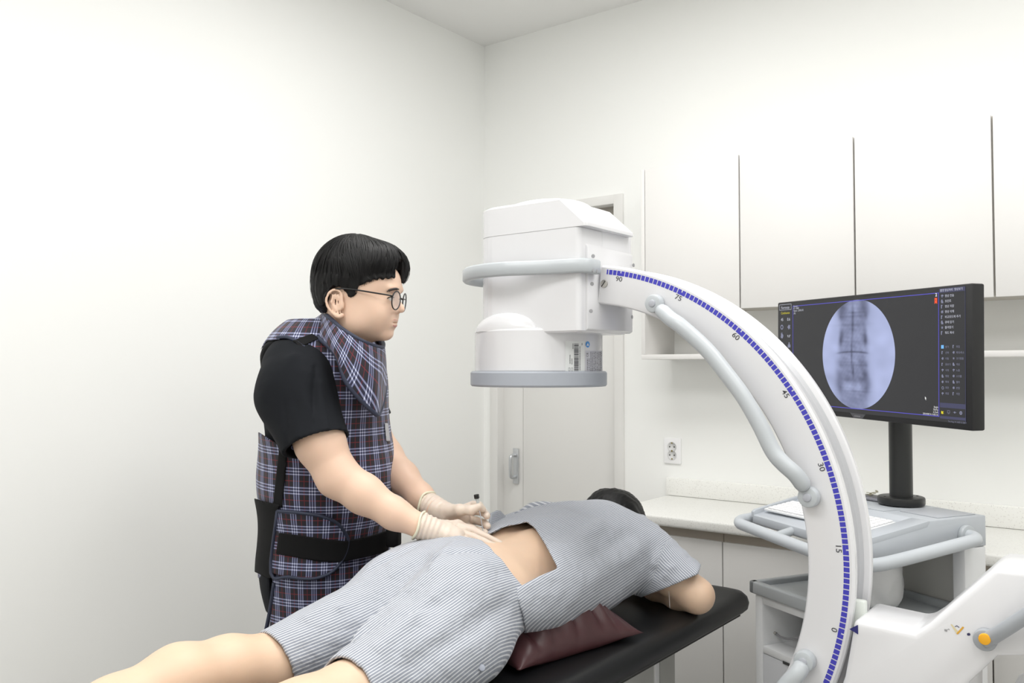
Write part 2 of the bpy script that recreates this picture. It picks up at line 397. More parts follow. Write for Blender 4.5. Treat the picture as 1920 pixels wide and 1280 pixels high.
# grab handles along the inner edge
def handle(pts, name='grab_handle', rad=.0165):
    P = smooth_path([onY(x, y, Y) for x, y, Y in pts], 6)
    R = np.full(len(P), rad); R[:3] = [rad*.7, rad*.9, rad]; R[-3:] = [rad, rad*.9, rad*.7]
    return tube(name, P, R, M_hg, ca, 16)
def boss(px, py, par):
    c = onY(px, py, -1.40)
    cyl('handle_foot', c+np.array([0, .02, 0]), c+np.array([0, -.006, 0]), .0205, M_hg, par, r=.006)
    cyl('handle_cap', c+np.array([0, 0, 0]), c+np.array([0, -.0095, 0]), .0085, M_hc, par, r=.003)
h = handle([(1236, 578, -1.395), (1257, 597, -1.41), (1278, 612, -1.42), (1325, 655, -1.42), (1364, 703, -1.42), (1395, 745, -1.42), (1424, 795, -1.42), (1449, 845, -1.42), (1468, 868, -1.42), (1492, 890, -1.415), (1510, 915, -1.40)])
boss(1225, 569, h); boss(1515, 932, h)
h = handle([(1505, 1245, -1.40), (1495, 1262, -1.415), (1476, 1282, -1.42), (1455, 1310, -1.42), (1420, 1360, -1.42), (1370, 1410, -1.42), (1330, 1430, -1.4)])
boss(1507, 1240, h); boss(1322, 1434, h)
# screw
c = onY(1133, 532, -1.383)
s = cyl('slotted_screw', c+ny*-.002, c+ny*.004, .0095, M_steel, ca, r=.002)
frame_box('screw_slot', c+ny*.0042, (np.array([.64, 0, .77]), ny, np.array([-.77, 0, .64])), (-.0085, -.0003, -.0009), (.0085, .0006, .0009), M_dark, s)
# ------------ detector
DC = np.array([1.270, -1.332, 0.0]); dt = float((DC-CAM+np.array([0, 0, 1.352]))@FW)
def zat(py): return atT(1010, py, dt)[2]
print('detector z', zat(725), zat(693), zat(622), zat(535), zat(493), zat(372))
RD = 127.5*dt/FPX; RL = 119.5*dt/FPX
z0, z1 = zat(724), zat(695)
lathe('detector_face_ring', [(RD-.01, z0), (RD-.003, z0+.001), (RD, z0+.005), (RD, z1-.005), (RD-.003, z1-.001), (RD-.012, z1), (.02, z1)], DC, M_mg, ca, 96)
z2 = zat(621)
lathe('detector_can', [(.02, z1+.0005), (RL, z1+.0005), (RL, z2-.004), (RL-.003, z2), (RL-.014, z2+.004), (.02, z2+.006)], DC, M_mw, ca, 96)
def ell_mesh(c, r, R=None, n=32, lower=-1.0):
    b = bmesh.new(); bmesh.ops.create_uvsphere(b, u_segments=n, v_segments=n//2, radius=1)
    R = np.eye(3) if R is None else np.asarray(R)
    for v in b.verts: q = np.array(v.co)*r; v.co = Vector(np.asarray(c)+R@q)
    return b
dcx = onY(962, 620, -1.42)[0]
b = ell_mesh((dcx+.004, -1.447, z2-.004), (.094, .043, .046), n=48)
for v in b.verts: v.co.z = max(v.co.z, z2-.004)
fin('shoulder_dome', bm_mesh(b, 'd', 60), M_mw, ca)
# housing: a rounded block, chamfered at the upper right
YF_ = -1.455
def X_(px, py, Y): return onY(px, py, Y)[0]
def Z_(px, py, Y): return onY(px, py, Y)[2]
hxL = X_(911, 560, YF_+.05); hxR = X_(1086, 560, YF_); zb = Z_(1080, 622, YF_); zt0 = Z_(1055, 373, YF_); xt0 = X_(1055, 372, YF_); xt1 = X_(1100, 415, YF_+.0); zt1 = Z_(1100, 415, YF_)
YB_ = -1.235
def plan(xl, xr, yf, yb, rl=.06, rr=.012):
    out = []
    for (cx_, cy_, r_, a0) in ((xr-rr, yf+rr, rr, -90), (xr-rr, yb-rr, rr, 0), (xl+rl, yb-rl, rl, 90), (xl+rl, yf+rl, rl, 180)):
        for k in range(8): a = math.radians(a0+k*90/7); out.append((cx_+r_*math.cos(a), cy_+r_*math.sin(a)))
    return np.array(out)
def lay(xl, xr, z, d=0, slope=0):
    q = plan(xl+d, xr-d, YF_+d, YB_-d); return np.c_[q, np.full(len(q), z)]
zmid = zat(460)
rings = [lay(hxL, hxR, zb, .004), lay(hxL, hxR, zb+.004), lay(hxL, hxR, zat(450)-.0012), lay(hxL, hxR, zat(450)-.0012, .0015), lay(hxL, hxR, zat(450)+.0005, .0015)]
fin('housing_lower', loft_mesh(rings), M_mw, ca, smooth=False)
rings = [lay(hxL, xt1, zat(450)+.0006), lay(hxL, xt1, zt1), lay(hxL, xt0, zt0, .0), lay(hxL, xt0-.008, zt0+.006, .008)]
b = bmesh.new(); me = loft_mesh(rings); b.from_mesh(me); bpy.data.meshes.remove(me); bevel(b, .003, 2, 25); fin('housing_upper', bm_mesh(b, 'h', 14), M_mw, ca)
b = ell_mesh((X_(1022, 380, -1.36), -1.35, zt0-.004), (.118, .095, .030), n=48); fin('housing_dome', bm_mesh(b, 'd', 60), M_mw, ca)
# rear half of the housing, reaching to the mounting block
poly = [(X_(1060, 400, -1.36), zb+.02), (1.478-.004, zb+.02), (1.478-.004, onX(1180, 440, 1.474)[2]), (xt0-.004, zt0-.004), (X_(1000, 400, -1.36), zt0-.004)]
prism('housing_rear', poly, (0, -1.36, 0), ex, ez, -ny, .145, M_mw, ca, .008, 3)
# mounting block that carries the arc
m0 = X_(1087, 500, -1.4275); mz1 = Z_(1090, 443, -1.4275); mzb = Z_(1100, 620, -1.4275)
poly = [(m0, mzb), (1.470, mzb), (1.478, mzb+.004), (1.478, mz1-.026), (1.462, mz1-.002), (m0, mz1-.0005)]
prism('mounting_block', poly, (0, -1.4275, 0), ex, ez, -ny, .2075, M_mw, ca, .005, 2)
for (px, py) in ((1112, 480), (1110, 532), (1108, 583)):
    c = onY(px, py, -1.4275); cyl('block_screw', c-ny*.001, c+ny*.0008, .0045, M_hole, ca, seg=16)
for (px, py) in ((1188, 497), (1185, 594)):
    c = onX(px, py, 1.478); cyl('block_screw', c-ex*.001, c+ex*.0008, .0045, M_hole, ca, seg=16)
# bumper loop round the housing
zc = (zat(493)+zat(535))/2-.004; hh = .0165
P = []
for a in np.linspace(-78, -282, 36): a = math.radians(a); P.append((DC[0]+.186*math.cos(a), DC[1]+.178*math.sin(a)))
P = [(1.488, -1.402), (1.4885, -1.428), (1.487, -1.445), (1.474, -1.459), (1.44, -1.467), (1.40, -1.474), (1.36, -1.486)]+P+[(1.36, -1.185), (1.40, -1.195), (1.45, -1.205)]
P = smooth_path([(x, y, zc) for x, y in P], 2)
sh = [(-.009, -hh+.004), (-.005, -hh), (.005, -hh), (.009, -hh+.004), (.009, hh-.004), (.005, hh), (-.005, hh), (-.009, hh-.004)]
T = np.gradient(P, axis=0); T /= np.linalg.norm(T, axis=1)[:, None]; N = np.stack([-T[:, 1], T[:, 0], 0*T[:, 0]], -1)
rings = [np.array([P[i]+N[i]*u+np.array([0, 0, v]) for u, v in sh]) for i in range(len(P))]
b = bmesh.new(); me = loft_mesh(rings); b.from_mesh(me); bpy.data.meshes.remove(me)
bl_ = fin('bumper_loop', bm_mesh(b, 'bl', 50), mat('bumper_grey', (0.72, 0.74, 0.755), 0.35), ca)
c = onX(1112, 507, 1.4975); cyl('bumper_screw', c-ex*.003, c+ex*.0008, .004, M_hole, bl_, seg=14)
c = onX(1119, 508, 1.4975); cyl('bumper_screw', c-ex*.003, c+ex*.0008, .0035, M_hole, bl_, seg=14)
# labels on the can
def on_cyl(px, py, r):
    d = ray(px, py); o = CAM-DC; a = d[0]**2+d[1]**2; bq = o[0]*d[0]+o[1]*d[1]; cq = o[0]**2+o[1]**2-r*r
    disc = max(bq*bq-a*cq, 0); return CAM+d*((-bq-math.sqrt(disc))/a)
def cyl_patch(name, x0, x1, y0, y1, off, m, par, n=10):
    b = bmesh.new(); g = []
    for i in range(n+1):
        x = x0+(x1-x0)*i/n; g.append([b.verts.new(Vector(on_cyl(x, y, RL+off))) for y in (y0, y1)])
    for i in range(n): b.faces.new((g[i][0], g[i+1][0], g[i+1][1], g[i][1]))
    return fin(name, bm_mesh(b), m, par, smooth=True)
M_lab = mat('label_grey_white', (0.88, 0.89, 0.89), 0.4); M_lab2 = mat('label_silver', (0.80, 0.80, 0.83), 0.35)
lb = cyl_patch('barcode_label', 1060, 1096, 639, 696, .0006, M_lab, ca)
bars = bmesh.new(); y = 644.0; rr = random.Random(3)
def patch_into(b, x0, x1, y0, y1, off):
    v = [b.verts.new(Vector(on_cyl(x, yy, RL+off))) for x, yy in ((x0, y0), ((x0+x1)/2, y0), (x1, y0), (x1, y1), ((x0+x1)/2, y1), (x0, y1))]
    b.faces.new((v[0], v[1], v[4], v[5])); b.faces.new((v[1], v[2], v[3], v[4]))
while y < 696: wd = rr.choice((.5, .8, 1.2, 1.8)); patch_into(bars, 1076.5, 1085, y, y+wd, .0009); y += wd+rr.choice((.4, .6, .9))
for (x, ya, yb) in ((1074.5, 644, 654), (1069, 665, 682), (1072.6, 672, 683), (1087.5, 649, 694), (1091.5, 643, 647)):
    yy = ya
    while yy < yb: d_ = rr.choice((.5, .8, 1.0)); patch_into(bars, x-.9, x+.6, yy, min(yy+d_, yb), .0009); yy += d_+.5
for x in (1067.5, 1072.5):
    for (a0, a1, b0, b1) in ((x-1.6, x+1.6, 689, 689.5), (x-1.6, x+1.6, 695, 695.5), (x-1.6, x-1.2, 689, 695.5), (x+1.2, x+1.6, 689, 695.5)): patch_into(bars, a0, a1, b0, b1, .0009)
fin('barcode_print', bm_mesh(bars), M_ink, lb)
lb = cyl_patch('rating_label', 1098, 1129.5, 657, 698, .0006, M_lab2, ca)
bars = bmesh.new()
for x in (1101.5, 1104.5, 1108, 1111, 1114, 1117, 1120, 1123, 1125.5, 1127.5):
    yy = 659 if x > 1107 else 672
    while yy < 696: d_ = rr.choice((.6, 1.2, 2.2, 3)); patch_into(bars, x-.55, x+.45, yy, min(yy+d_, 697), .0009); yy += d_+rr.choice((.6, 1.0))
fin('rating_print', bm_mesh(bars), M_ink, lb)
def on_patch_text(s, size, px, py, mt, par, rot=True, off=.001):
    c = on_cyl(px, py, RL+off); n = c-DC; n[2] = 0; n /= np.linalg.norm(n); ux = np.array([-n[1], n[0], 0]); uz = np.array([0, 0, 1.])
    if rot: return fin('printed_text', text_mesh(s, size, c, uz, -ux), mt, par)
    return fin('printed_text', text_mesh(s, size, c, ux, uz), mt, par)
on_patch_text('CE', .009, 1101.5, 665, M_ink, lb)
c = on_cyl(1102, 645.5, RL+.0008); n = c-DC; n[2] = 0; n /= np.linalg.norm(n); ux = np.array([-n[1], n[0], 0])
b = bmesh.new(); vs = [b.verts.new(Vector(c+ux*.0075*math.cos(k*math.pi/16)+ez*.0075*math.sin(k*math.pi/16))) for k in range(32)]; b.faces.new(vs)
rd_ = fin('round_symbol', bm_mesh(b), mat('symbol_blue', (0.28, 0.58, 0.86), 0.4), ca)
b = bmesh.new(); vs = [b.verts.new(Vector(c+n*.0003+ux*x*.001+ez*z*.001)) for x, z in ((-4, -4), (-3, 0), (-1.5, 1), (0, 5), (1.5, 1), (3, 0), (4, -4), (1, -3), (0, -1), (-1, -3))]; b.faces.new(vs)
fin('symbol_print', bm_mesh(b), M_lab, rd_)
# ------------ support block, right of the arc
UY = -1.42
pp = [(1600, 1160), (1715, 1186), (1742, 1169), (1865, 1063), (1935, 1070), (2060, 1090), (2060, 1245), (1920, 1231), (1870, 1231), (1815, 1282), (1815, 1340), (1545, 1420), (1560, 1330), (1582, 1270), (1592, 1215), (1597, 1185)]
poly = [(onY(x, y, UY)[0], onY(x, y, UY)[2]) for x, y in pp]
prism('support_block', poly, (0, UY, 0), ex, ez, -ny, .155, M_mw, ca, .012, 3)
zt_u = onY(1640, 1168, UY)[2]
box('arc_clamp', (2.036, -1.365, zt_u-.03), (2.062, -1.345, zt_u+.022), mat('clamp_pale', (0.86, 0.88, 0.86), 0.4), ca, .004)
tri = [onY(x, y, UY-.0006) for x, y in ((1592.5, 1179), (1608.5, 1171), (1609, 1189))]
b = bmesh.new(); b.faces.new([b.verts.new(Vector(q)) for q in tri]); fin('index_arrow', bm_mesh(b), mat('navy_print', (0.15, 0.15, 0.42), 0.5), ca)
def print_poly(name, pts, m, par=ca, off=.0006):
    b = bmesh.new(); b.faces.new([b.verts.new(Vector(onY(x, y, UY-off))) for x, y in pts]); return fin(name, bm_mesh(b), m, par)
M_or = mat('print_orange', (0.87, 0.66, 0.24), 0.5); M_pl = mat('print_pale_yellow', (0.87, 0.82, 0.66), 0.5); M_nv = mat('print_navy', (0.2, 0.2, 0.36), 0.5)
print_poly('lever_icon', [(1782, 1170), (1785, 1170), (1797, 1184), (1793, 1187)], M_pl)
print_poly('lever_icon', [(1794, 1186), (1805, 1174), (1808, 1176), (1796, 1189), (1793, 1188)], M_or, off=.0008)
print_poly('lever_icon', [(1790, 1174), (1794, 1172), (1799, 1175.5), (1798, 1176.5), (1794, 1173.5), (1791, 1175)], M_nv)
print_poly('lock_icon', [(1813, 1187), (1817, 1186), (1819.5, 1188), (1819, 1191), (1815, 1191.5), (1813, 1190)], M_nv)
print_poly('unlock_icon', [(1770.5, 1179), (1776, 1180), (1776, 1184), (1771, 1183)], M_hole)
print_poly('unlock_icon', [(1776, 1180), (1779, 1178), (1781, 1181), (1779.5, 1181), (1778.5, 1179.5), (1777, 1181)], M_hole)
# lever with yellow button
M_lev = mat('lever_grey', (0.62, 0.635, 0.655), 0.35)
LY = UY-.012
P = smooth_path([onY(x, y, LY-d_) for x, y, d_ in ((1846, 1199, 0), (1858, 1195, .004), (1880, 1182, .012), (1905, 1166, .016), (1945, 1140, .018), (2010, 1100, .012))], 5)
R = np.interp(np.arange(len(P)), [0, 3, 8, len(P)-1], [.0145, .0125, .012, .012])
lv = tube('brake_lever', P, R, M_lev, ca, 16)
c = onY(1847, 1199, LY)
cyl('lever_hub', c-ny*.014, c+ny*.008, .0185, M_lev, lv, r=.005)
c = onY(1846, 1198, LY-.0165); cyl('yellow_button', c-ny*.004, c+ny*.0025, .0095, mat('button_yellow', (0.93, 0.67, 0.12), 0.35), lv, r=.002)
# chassis below the frame: column, foot beams, wheels, and the X-ray tube under the table
box('column', (2.30, -1.40, .22), (2.62, -1.24, .80), M_mw, ca, .02, 3)
box('chassis', (2.22, -1.52, .08), (2.85, -1.12, .30), M_mw, ca, .03, 3)
for (x, y) in ((2.3, -1.54), (2.3, -1.10), (2.78, -1.54), (2.78, -1.10)):
    cyl('wheel', (x, y-.02, .06), (x, y+.02, .06), .06, M_dark, ca, r=.01)
b = box_bm((1.16, -1.47, .21), (1.42, -1.22, .36), .03, 3); fin('xray_tube_housing', bm_mesh(b), M_mw, ca)

# ================================================================== monitor
mu = np.array([.804, -.595, -.0165]); mu /= np.linalg.norm(mu); mn = np.array([-.595, -.804, 0]); mn = mn-mu*(mn@mu); mn /= np.linalg.norm(mn); mz = np.cross(mn, mu)*-1
if mz[2] < 0: mz = -mz
pb = onZ(1690, 945, 1.0); mp0 = pb+mn*.10
def scr(px, py):
    q = onP(px, py, mp0, mn)-mp0; return q@mu, q@mz
cs = [scr(*q) for q in ((1458, 567), (1822, 531), (1824, 810), (1458, 767))]
s0 = (cs[0][0]+cs[3][0])/2; s1_ = (cs[1][0]+cs[2][0])/2; v1 = (cs[0][1]+cs[1][1])/2; v0 = (cs[2][1]+cs[3][1])/2
print('monitor', cs, 'w', s1_-s0, 'h', v1-v0)
M_bez = mat('monitor_black_plastic', (0.15, 0.15, 0.155), 0.5, spec=.35)
def emi(name, rgb, k=1.0):
    return mat(name, (0.01, 0.01, 0.01), 0.35, emit=rgb, estr=k, spec=0.3)
M_pole = mat('pole_black', (0.12, 0.125, 0.125), 0.35)
mo = thing('monitor', 'wide black monitor showing a spine image, on a round black pole', 'monitor', tuple(pb))
ax = (mu, mz, mn)
frame_box('case', mp0, ax, (s0, v0, -.035), (s1_, v1, 0), M_bez, mo, .004)
def sq(name, x0, x1, y0, y1, off, m, par):
    b = bmesh.new(); b.faces.new([b.verts.new(Vector(mp0+mu*x+mz*y+mn*off)) for x, y in ((x0, y0), (x1, y0), (x1, y1), (x0, y1))]); return fin(name, bm_mesh(b), m, par)
sb = scr(1461, 575)[0], scr(1812, 534)[0]
bot = scr(1812, 795)[1]; top = scr(1812, 537)[1]
screen = sq('screen', s0+.006, s1_-.020, bot, v1-.008, .0006, emi('screen_dark', (0.195, 0.195, 0.205)), mo)
screen['label'] = 'lit screen with a round blue-grey spine image'
E_line = emi('screen_blue_line', (0.36, 0.34, 0.80)); E_txt = emi('screen_text', (0.80, 0.81, 0.86)); E_dim = emi('screen_dim', (0.50, 0.51, 0.60)); E_pan = emi('screen_panel', (0.27, 0.275, 0.38)); E_yel = emi('screen_yellow', (0.85, 0.80, 0.15))
E_red = emi('screen_orange', (0.95, 0.33, 0.17)); E_cy = emi('screen_cyan', (0.45, 0.72, 0.95)); E_dk = emi('screen_darker', (0.17, 0.17, 0.19))
lw = .0016
L0 = scr(1487, 600)[0]; R0 = scr(1760, 600)[0]+.002; T0 = scr(1760, 548.5)[1]; B0 = scr(1762, 781)[1]
bm = bmesh.new()
def qd(b, x0, x1, y0, y1, off): b.faces.new([b.verts.new(Vector(mp0+mu*x+mz*y+mn*off)) for x, y in ((x0, y0), (x1, y0), (x1, y1), (x0, y1))])
for a in ((L0, R0, T0-lw, T0), (L0, R0, B0, B0+lw), (L0, L0+lw, B0, T0), (R0-lw, R0, B0, T0)): qd(bm, *a, .0012)
fin('window_border', bm_mesh(bm), E_line, screen)
# right-hand tool panel
pR = scr(1811, 600)[0]; pT = scr(1806, 537)[1]
bm = bmesh.new()
qd(bm, R0+.001, pR, T0-.001, pT, .0010); qd(bm, pR-.0015, pR, bot+.004, T0, .0011)
yb0, yb1 = scr(1785, 765)[1], scr(1785, 756)[1]; qd(bm, R0+.002, pR, yb0, yb1, .0010)
yb0, yb1 = scr(1785, 786)[1], scr(1785, 781)[1]; qd(bm, R0+.002, pR, yb0, yb1, .0010)
fin('panel_bands', bm_mesh(bm), E_pan, screen)
def stext(s, size, px, py, m, al='LEFT', sx=1.0, bold=0.0):
    x, y = scr(px, py); return text_mesh(s, size, mp0+mu*x+mz*y+mn*.0014, mu*sx, mz, al, bold=bold)
def group_text(name, items, m):
    fin(name, merge_meshes([stext(*it[:4], None, *it[4:]) for it in items]), m, screen)
group_text('tab_text', [('촬영', .0068, 1763.5, 545), ('영상처리', .0068, 1772, 544.3), ('영상보기', .0068, 1790, 542.5)], E_txt)
L_ = ['영상 전송', '프린트', '영상 저장', '영상 삭제', '비교모드에 추가', '큐에 담기', '즐겨찾기', '워드 복사']
group_text('menu_text', [(s_, .0070, 1772.5, 555+i*9.85) for i, s_ in enumerate(L_)], E_txt)
A_ = ['밝기', '선택', '이동', '돋보기', '삭제', '명암', '확대', '회전', '측정']; B_ = ['화질', '확대/축소', '크기맞춤', '색상', '노출', '스크롤', '필터', '분할', '저장']
group_text('tool_text', [(s_, .0060, 1773.3, 650.5+i*10.9) for i, s_ in enumerate(A_)]+[(s_, .0060, 1793.6, 650+i*11.05) for i, s_ in enumerate(B_)], E_dim)
# icons: small outlines of different shapes
bm = bmesh.new(); bmc = bmesh.new()
def ipoly(b, px, py, pts, k=.0036):
    x, y = scr(px, py); b.faces.new([b.verts.new(Vector(mp0+mu*(x+u*k)+mz*(y+v*k)+mn*.0014)) for u, v in pts])
def ring_(b, px, py, k=.0036, n=16, r0=.6, r1=1.0):
    x, y = scr(px, py)
    for i in range(n):
        a0, a1 = 2*math.pi*i/n, 2*math.pi*(i+1)/n
        b.faces.new([b.verts.new(Vector(mp0+mu*(x+r*k*math.cos(a))+mz*(y+r*k*math.sin(a))+mn*.0014)) for r, a in ((r0, a0), (r1, a0), (r1, a1), (r0, a1))])
star = [(math.cos(math.pi/2+i*math.pi/5)*(1 if i % 2 == 0 else .42), math.sin(math.pi/2+i*math.pi/5)*(1 if i % 2 == 0 else .42)) for i in range(10)]
sh1 = [(-1, .2), (-.2, .9), (1, .5), (.8, -.1), (.1, -.2), (.1, -1), (-.2, -1), (-.3, -.3)]; sh2 = [(-.6, -1), (.8, -1), (.8, -.2), (.4, .2), (.2, 1), (-.6, 1), (-.9, .1)]
sh3 = [(-1, 0), (0, 1), (.4, .5), (1, .8), (.6, 0), (1, -.7), (.3, -.4), (0, -1)]; sh4 = [(-.9, -1), (-.2, -1), (-.2, .4), (.2, .4), (.2, 1), (-.9, 1)]
for i, s_ in enumerate((sh1, sh2, sh4, sh3, sh4, sh2, star, sh4)): ipoly(bm, 1767.5, 555+i*9.85, s_, .0042)
for i, s_ in enumerate((sh4, sh4, sh3, sh4, sh1, sh2, sh3, None, sh1)):
    if i == 0: continue
    if s_ is None: ring_(bm, 1768.6, 727)
    else: ipoly(bm, 1768.3, 650+i*10.95, s_, .0036)
for i, s_ in enumerate((sh4, sh3, star, sh2, sh1, sh3, sh2, sh3, sh4)): ipoly(bm, 1789, 649.5+i*11.05, s_, .0036)
tagk = fin('panel_icons', bm_mesh(bm), E_dim, screen)
bm = bmesh.new(); ipoly(bm, 1768, 650, [(-1, -1), (1, -1), (1, 1), (-1, 1)], .004); fin('active_icon', bm_mesh(bm), E_cy, screen)
bm = bmesh.new(); ipoly(bm, 1768, 773, [(-1, -.6), (0, -.9), (1, -.5), (.4, -.1), (1, .8), (.3, .6), (-.9, .9)], .004); fin('status_icon', bm_mesh(bm), E_yel, screen)
bm = bmesh.new()
for u in ([(-1, -.4), (1, -.4), (1, .9), (-1, .9)], ): 
    for a in ((-1, 1, .75, .95), (-1, 1, -.5, -.3), (-1, -.8, -.5, .95), (.8, 1, -.5, .95), (-.6, .6, -.95, -.75)): x, y = scr(1779.5, 772.5); qd(bm, x+a[0]*.004, x+a[1]*.004, y+a[2]*.004, y+a[3]*.004, .0014)
x, y = scr(1791, 773); qd(bm, x-.005, x+.005, y-.0004, y+.0004, .0014); ring_(bm, 1791, 773, .0022, 10, .0, 1)
ring_(bm, 1802.5, 774, .0042, 14, .3, 1)
fin('status_icons', bm_mesh(bm), E_dim, screen)
group_text('clock_text', [('Tue Aug 14 14:07:12 2024', .0050, 1778.5, 789.5)], E_dim)
# left strip
group_text('mode_text', [('Fluoroscopy', .0105, 1473.2, 576.4, 'CENTER', .82)], E_txt)
bm = bmesh.new(); xa, ya = scr(1462.2, 576.6); xb_, _ = scr(1484.4, 576); hh_ = .0085
for a in ((xa, xb_, ya+hh_-.0009, ya+hh_), (xa, xb_, ya-hh_, ya-hh_+.0009), (xa, xa+.0009, ya-hh_, ya+hh_), (xb_-.0009, xb_, ya-hh_, ya+hh_)): qd(bm, *a, .0013)
fin('mode_frame', bm_mesh(bm), E_txt, screen)
group_text('exposure_mode_text', [('Continuous', .0105, 1473.2, 586.6, 'CENTER', .90)], E_yel)
group_text('value_text', [('45', .0125, 1467.2, 599.3, 'CENTER'), ('0.6', .0125, 1479.5, 598.6, 'CENTER'), ('9.0"', .0105, 1480, 630.3, 'CENTER')], E_txt)
bm = bmesh.new(); ring_(bm, 1466.8, 613.2, .0075, 18, .55, 1); ipoly(bm, 1480, 613, sh3, .008); ipoly(bm, 1467, 628.5, [(-.8, -.6), (-.3, -1), (.4, -1), (.8, -.2), (.6, .4), (.3, .3), (.2, 1), (-.1, .9), (-.2, .3), (-.4, .9), (-.6, .8), (-.6, 0)], .009)
ipoly(bm, 1480.3, 646.5, [(-.8, -.9), (.8, -.9), (.8, .1), (.3, .3), (.35, .9), (-.35, .9), (-.3, .3), (-.8, .1)], .0085); ipoly(bm, 1467, 644, [(-.9, -.6), (.9, -.6), (.9, .2), (.4, .6), (0, .3), (-.4, .5), (-.9, .3)], .008)
tagk2 = fin('strip_icons', bm_mesh(bm), E_dim, screen)
group_text('patient_text', [('Access :', .0072, 1488.5, 574.3), ('ID : 0000', .0072, 1488.5, 578.4), ('Name : 김테스트', .0072, 1488.5, 582.8), ('(R)', .0072, 1489, 587.4)], E_txt)
group_text('shot_text', [('Single', .0060, 1760.0, 763.3, 'RIGHT'), ('70kVp', .0060, 1760.0, 768.3, 'RIGHT'), ('3.7mA', .0060, 1760.0, 773, 'RIGHT'), ('2024/08/14-14:05:16', .0058, 1760.0, 777.6, 'RIGHT')], emi('screen_white', (.92, .92, .92)))
group_text('frame_number', [('2', .0105, 1756.2, 552.8, 'CENTER', 1.0, .0003)], emi('screen_white', (.92, .92, .92)))
bm = bmesh.new(); ipoly(bm, 1755.6, 564, [(-.55, -1), (0, -.6), (.55, -1), (.55, 1), (-.55, 1)], .0072); fin('bookmark_flag', bm_mesh(bm), E_red, screen)
bm = bmesh.new(); x, y = scr(1755.6, 563); qd(bm, x-.0009, x+.0009, y-.0009, y+.0009, .0017); fin('bookmark_dot', bm_mesh(bm), E_dk, screen)
bm = bmesh.new(); ipoly(bm, 1736.5, 746.5, [(-.5, 1), (.6, 0), (.1, -.1), (.4, -.9), (.1, -1), (-.15, -.3), (-.5, -.5)], .0045); fin('mouse_pointer', bm_mesh(bm), emi('screen_white', (.92, .92, .92)), screen)
# bezel badge
q = [scr(x, y) for x, y in ((1594, 773.3), (1623, 776.8), (1617.5, 784.6), (1600.5, 782.6))]
b = bmesh.new(); b.faces.new([b.verts.new(Vector(mp0+mu*x+mz*y+mn*.0006)) for x, y in q]); bd = fin('badge', bm_mesh(b), mat('badge_grey', (0.29, 0.29, 0.31), 0.5), mo)
fin('badge_text', stext('comson', .0075, 1608.3, 779.7, None, 'CENTER'), mat('badge_print', (0.62, 0.62, 0.64), 0.5), bd)
# the X-ray picture: a finely divided disc with a colour per vertex
cxr = (scr(1543, 665)[0]+scr(1679, 665)[0])/2; rxr = (scr(1679, 665)[0]-scr(1543, 665)[0])/2
cyr = (scr(1610, 561.5)[1]+scr(1610, 767)[1])/2; ryr = (scr(1610, 561.5)[1]-scr(1610, 767)[1])/2
NR, NA = 70, 160; V = [(0, 0)]; F = []
for i in range(1, NR+1):
    for j in range(NA): a = 2*math.pi*j/NA; V.append((i/NR*math.cos(a), i/NR*math.sin(a)))
for j in range(NA): F.append((0, 1+j, 1+(j+1) % NA))
for i in range(NR-1):
    for j in range(NA): k = (j+1) % NA; F.append((1+i*NA+j, 1+(i+1)*NA+j, 1+(i+1)*NA+k, 1+i*NA+k))
V = np.array(V); U_, W_ = V[:, 0], V[:, 1]
def gs(x, y, sx, sy, rot=0.0):
    c_, s_ = math.cos(rot), math.sin(rot); a = (U_-x)*c_+(W_-y)*s_; b_ = -(U_-x)*s_+(W_-y)*c_
    return np.exp(-.5*((a/sx)**2+(b_/sy)**2))
def zc_(X, Y): return (X-708)/280., (595-Y)/423.
dk = np.zeros(len(V))
hw = .37+.07*np.cos((W_-.16)*9.5)+.14*np.clip(-W_-.35, 0, 1)
dk += .25/(1+np.exp((np.abs(U_+.10)-hw)*34))
for c_ in (.70, .24, -.20, -.62): dk += .10*np.exp(-.5*((W_-c_)/.05)**2)*np.exp(-.5*((np.abs(U_+.10)-.36)/.035)**2)+.07*np.exp(-.5*((W_-c_)/.015)**2)*(np.abs(U_+.10) < .38)
dk += .08*gs(-.1, -.1, .45, .9)
for X, Y, sx, sy, am in ((592, 230, .07, .14, .26), (765, 230, .07, .14, .26), (590, 250, .14, .2, .10), (770, 250, .14, .2, .10), (590, 440, .045, .12, .28), (770, 440, .045, .12, .28), (580, 480, .03, .10, .18), (775, 490, .03, .08, .2), (678, 300, .022, .16, .30), (668, 590, .018, .2, .30), (676, 420, .02, .1, .2),
                       (575, 660, .09, .07, .22), (765, 665, .09, .07, .24), (560, 740, .06, .06, .18), (775, 745, .06, .06, .34), (680, 720, .02, .09, .32), (700, 780, .25, .1, .10), (560, 850, .10, .14, .20), (780, 850, .10, .14, .22), (640, 790, .09, .03, .12), (740, 790, .09, .03, .12), (700, 960, .25, .1, .08), (460, 780, .25, .05, .06), (690, 880, .25, .012, .16), (670, 655, .2, .012, .10), (690, 270, .2, .012, .14), (680, 365, .3, .02, .12)):
    x, y = zc_(X, Y); dk += am*gs(x, y, sx, sy)
ycv = (595-(575+12*np.abs((U_+.13)*2.2)**2))/423.; dk += .34*np.exp(-.5*((W_-ycv)/.012)**2)/(1+np.exp((np.abs(U_+.13)-.42)*30))
for X, Y, sx, sy, am in ((640, 850, .11, .055, .26), (725, 850, .11, .055, .26), (560, 540, .1, .05, .10), (790, 545, .1, .05, .10), (480, 380, .2, .2, .10), (900, 450, .2, .3, .06), (860, 800, .1, .2, .08), (470, 600, .15, .3, .04), (680, 460, .1, .08, .07), (680, 640, .12, .05, .10), (690, 220, .05, .12, .07)):
    x, y = zc_(X, Y); dk -= am*gs(x, y, sx, sy)
rs = np.random.RandomState(4)
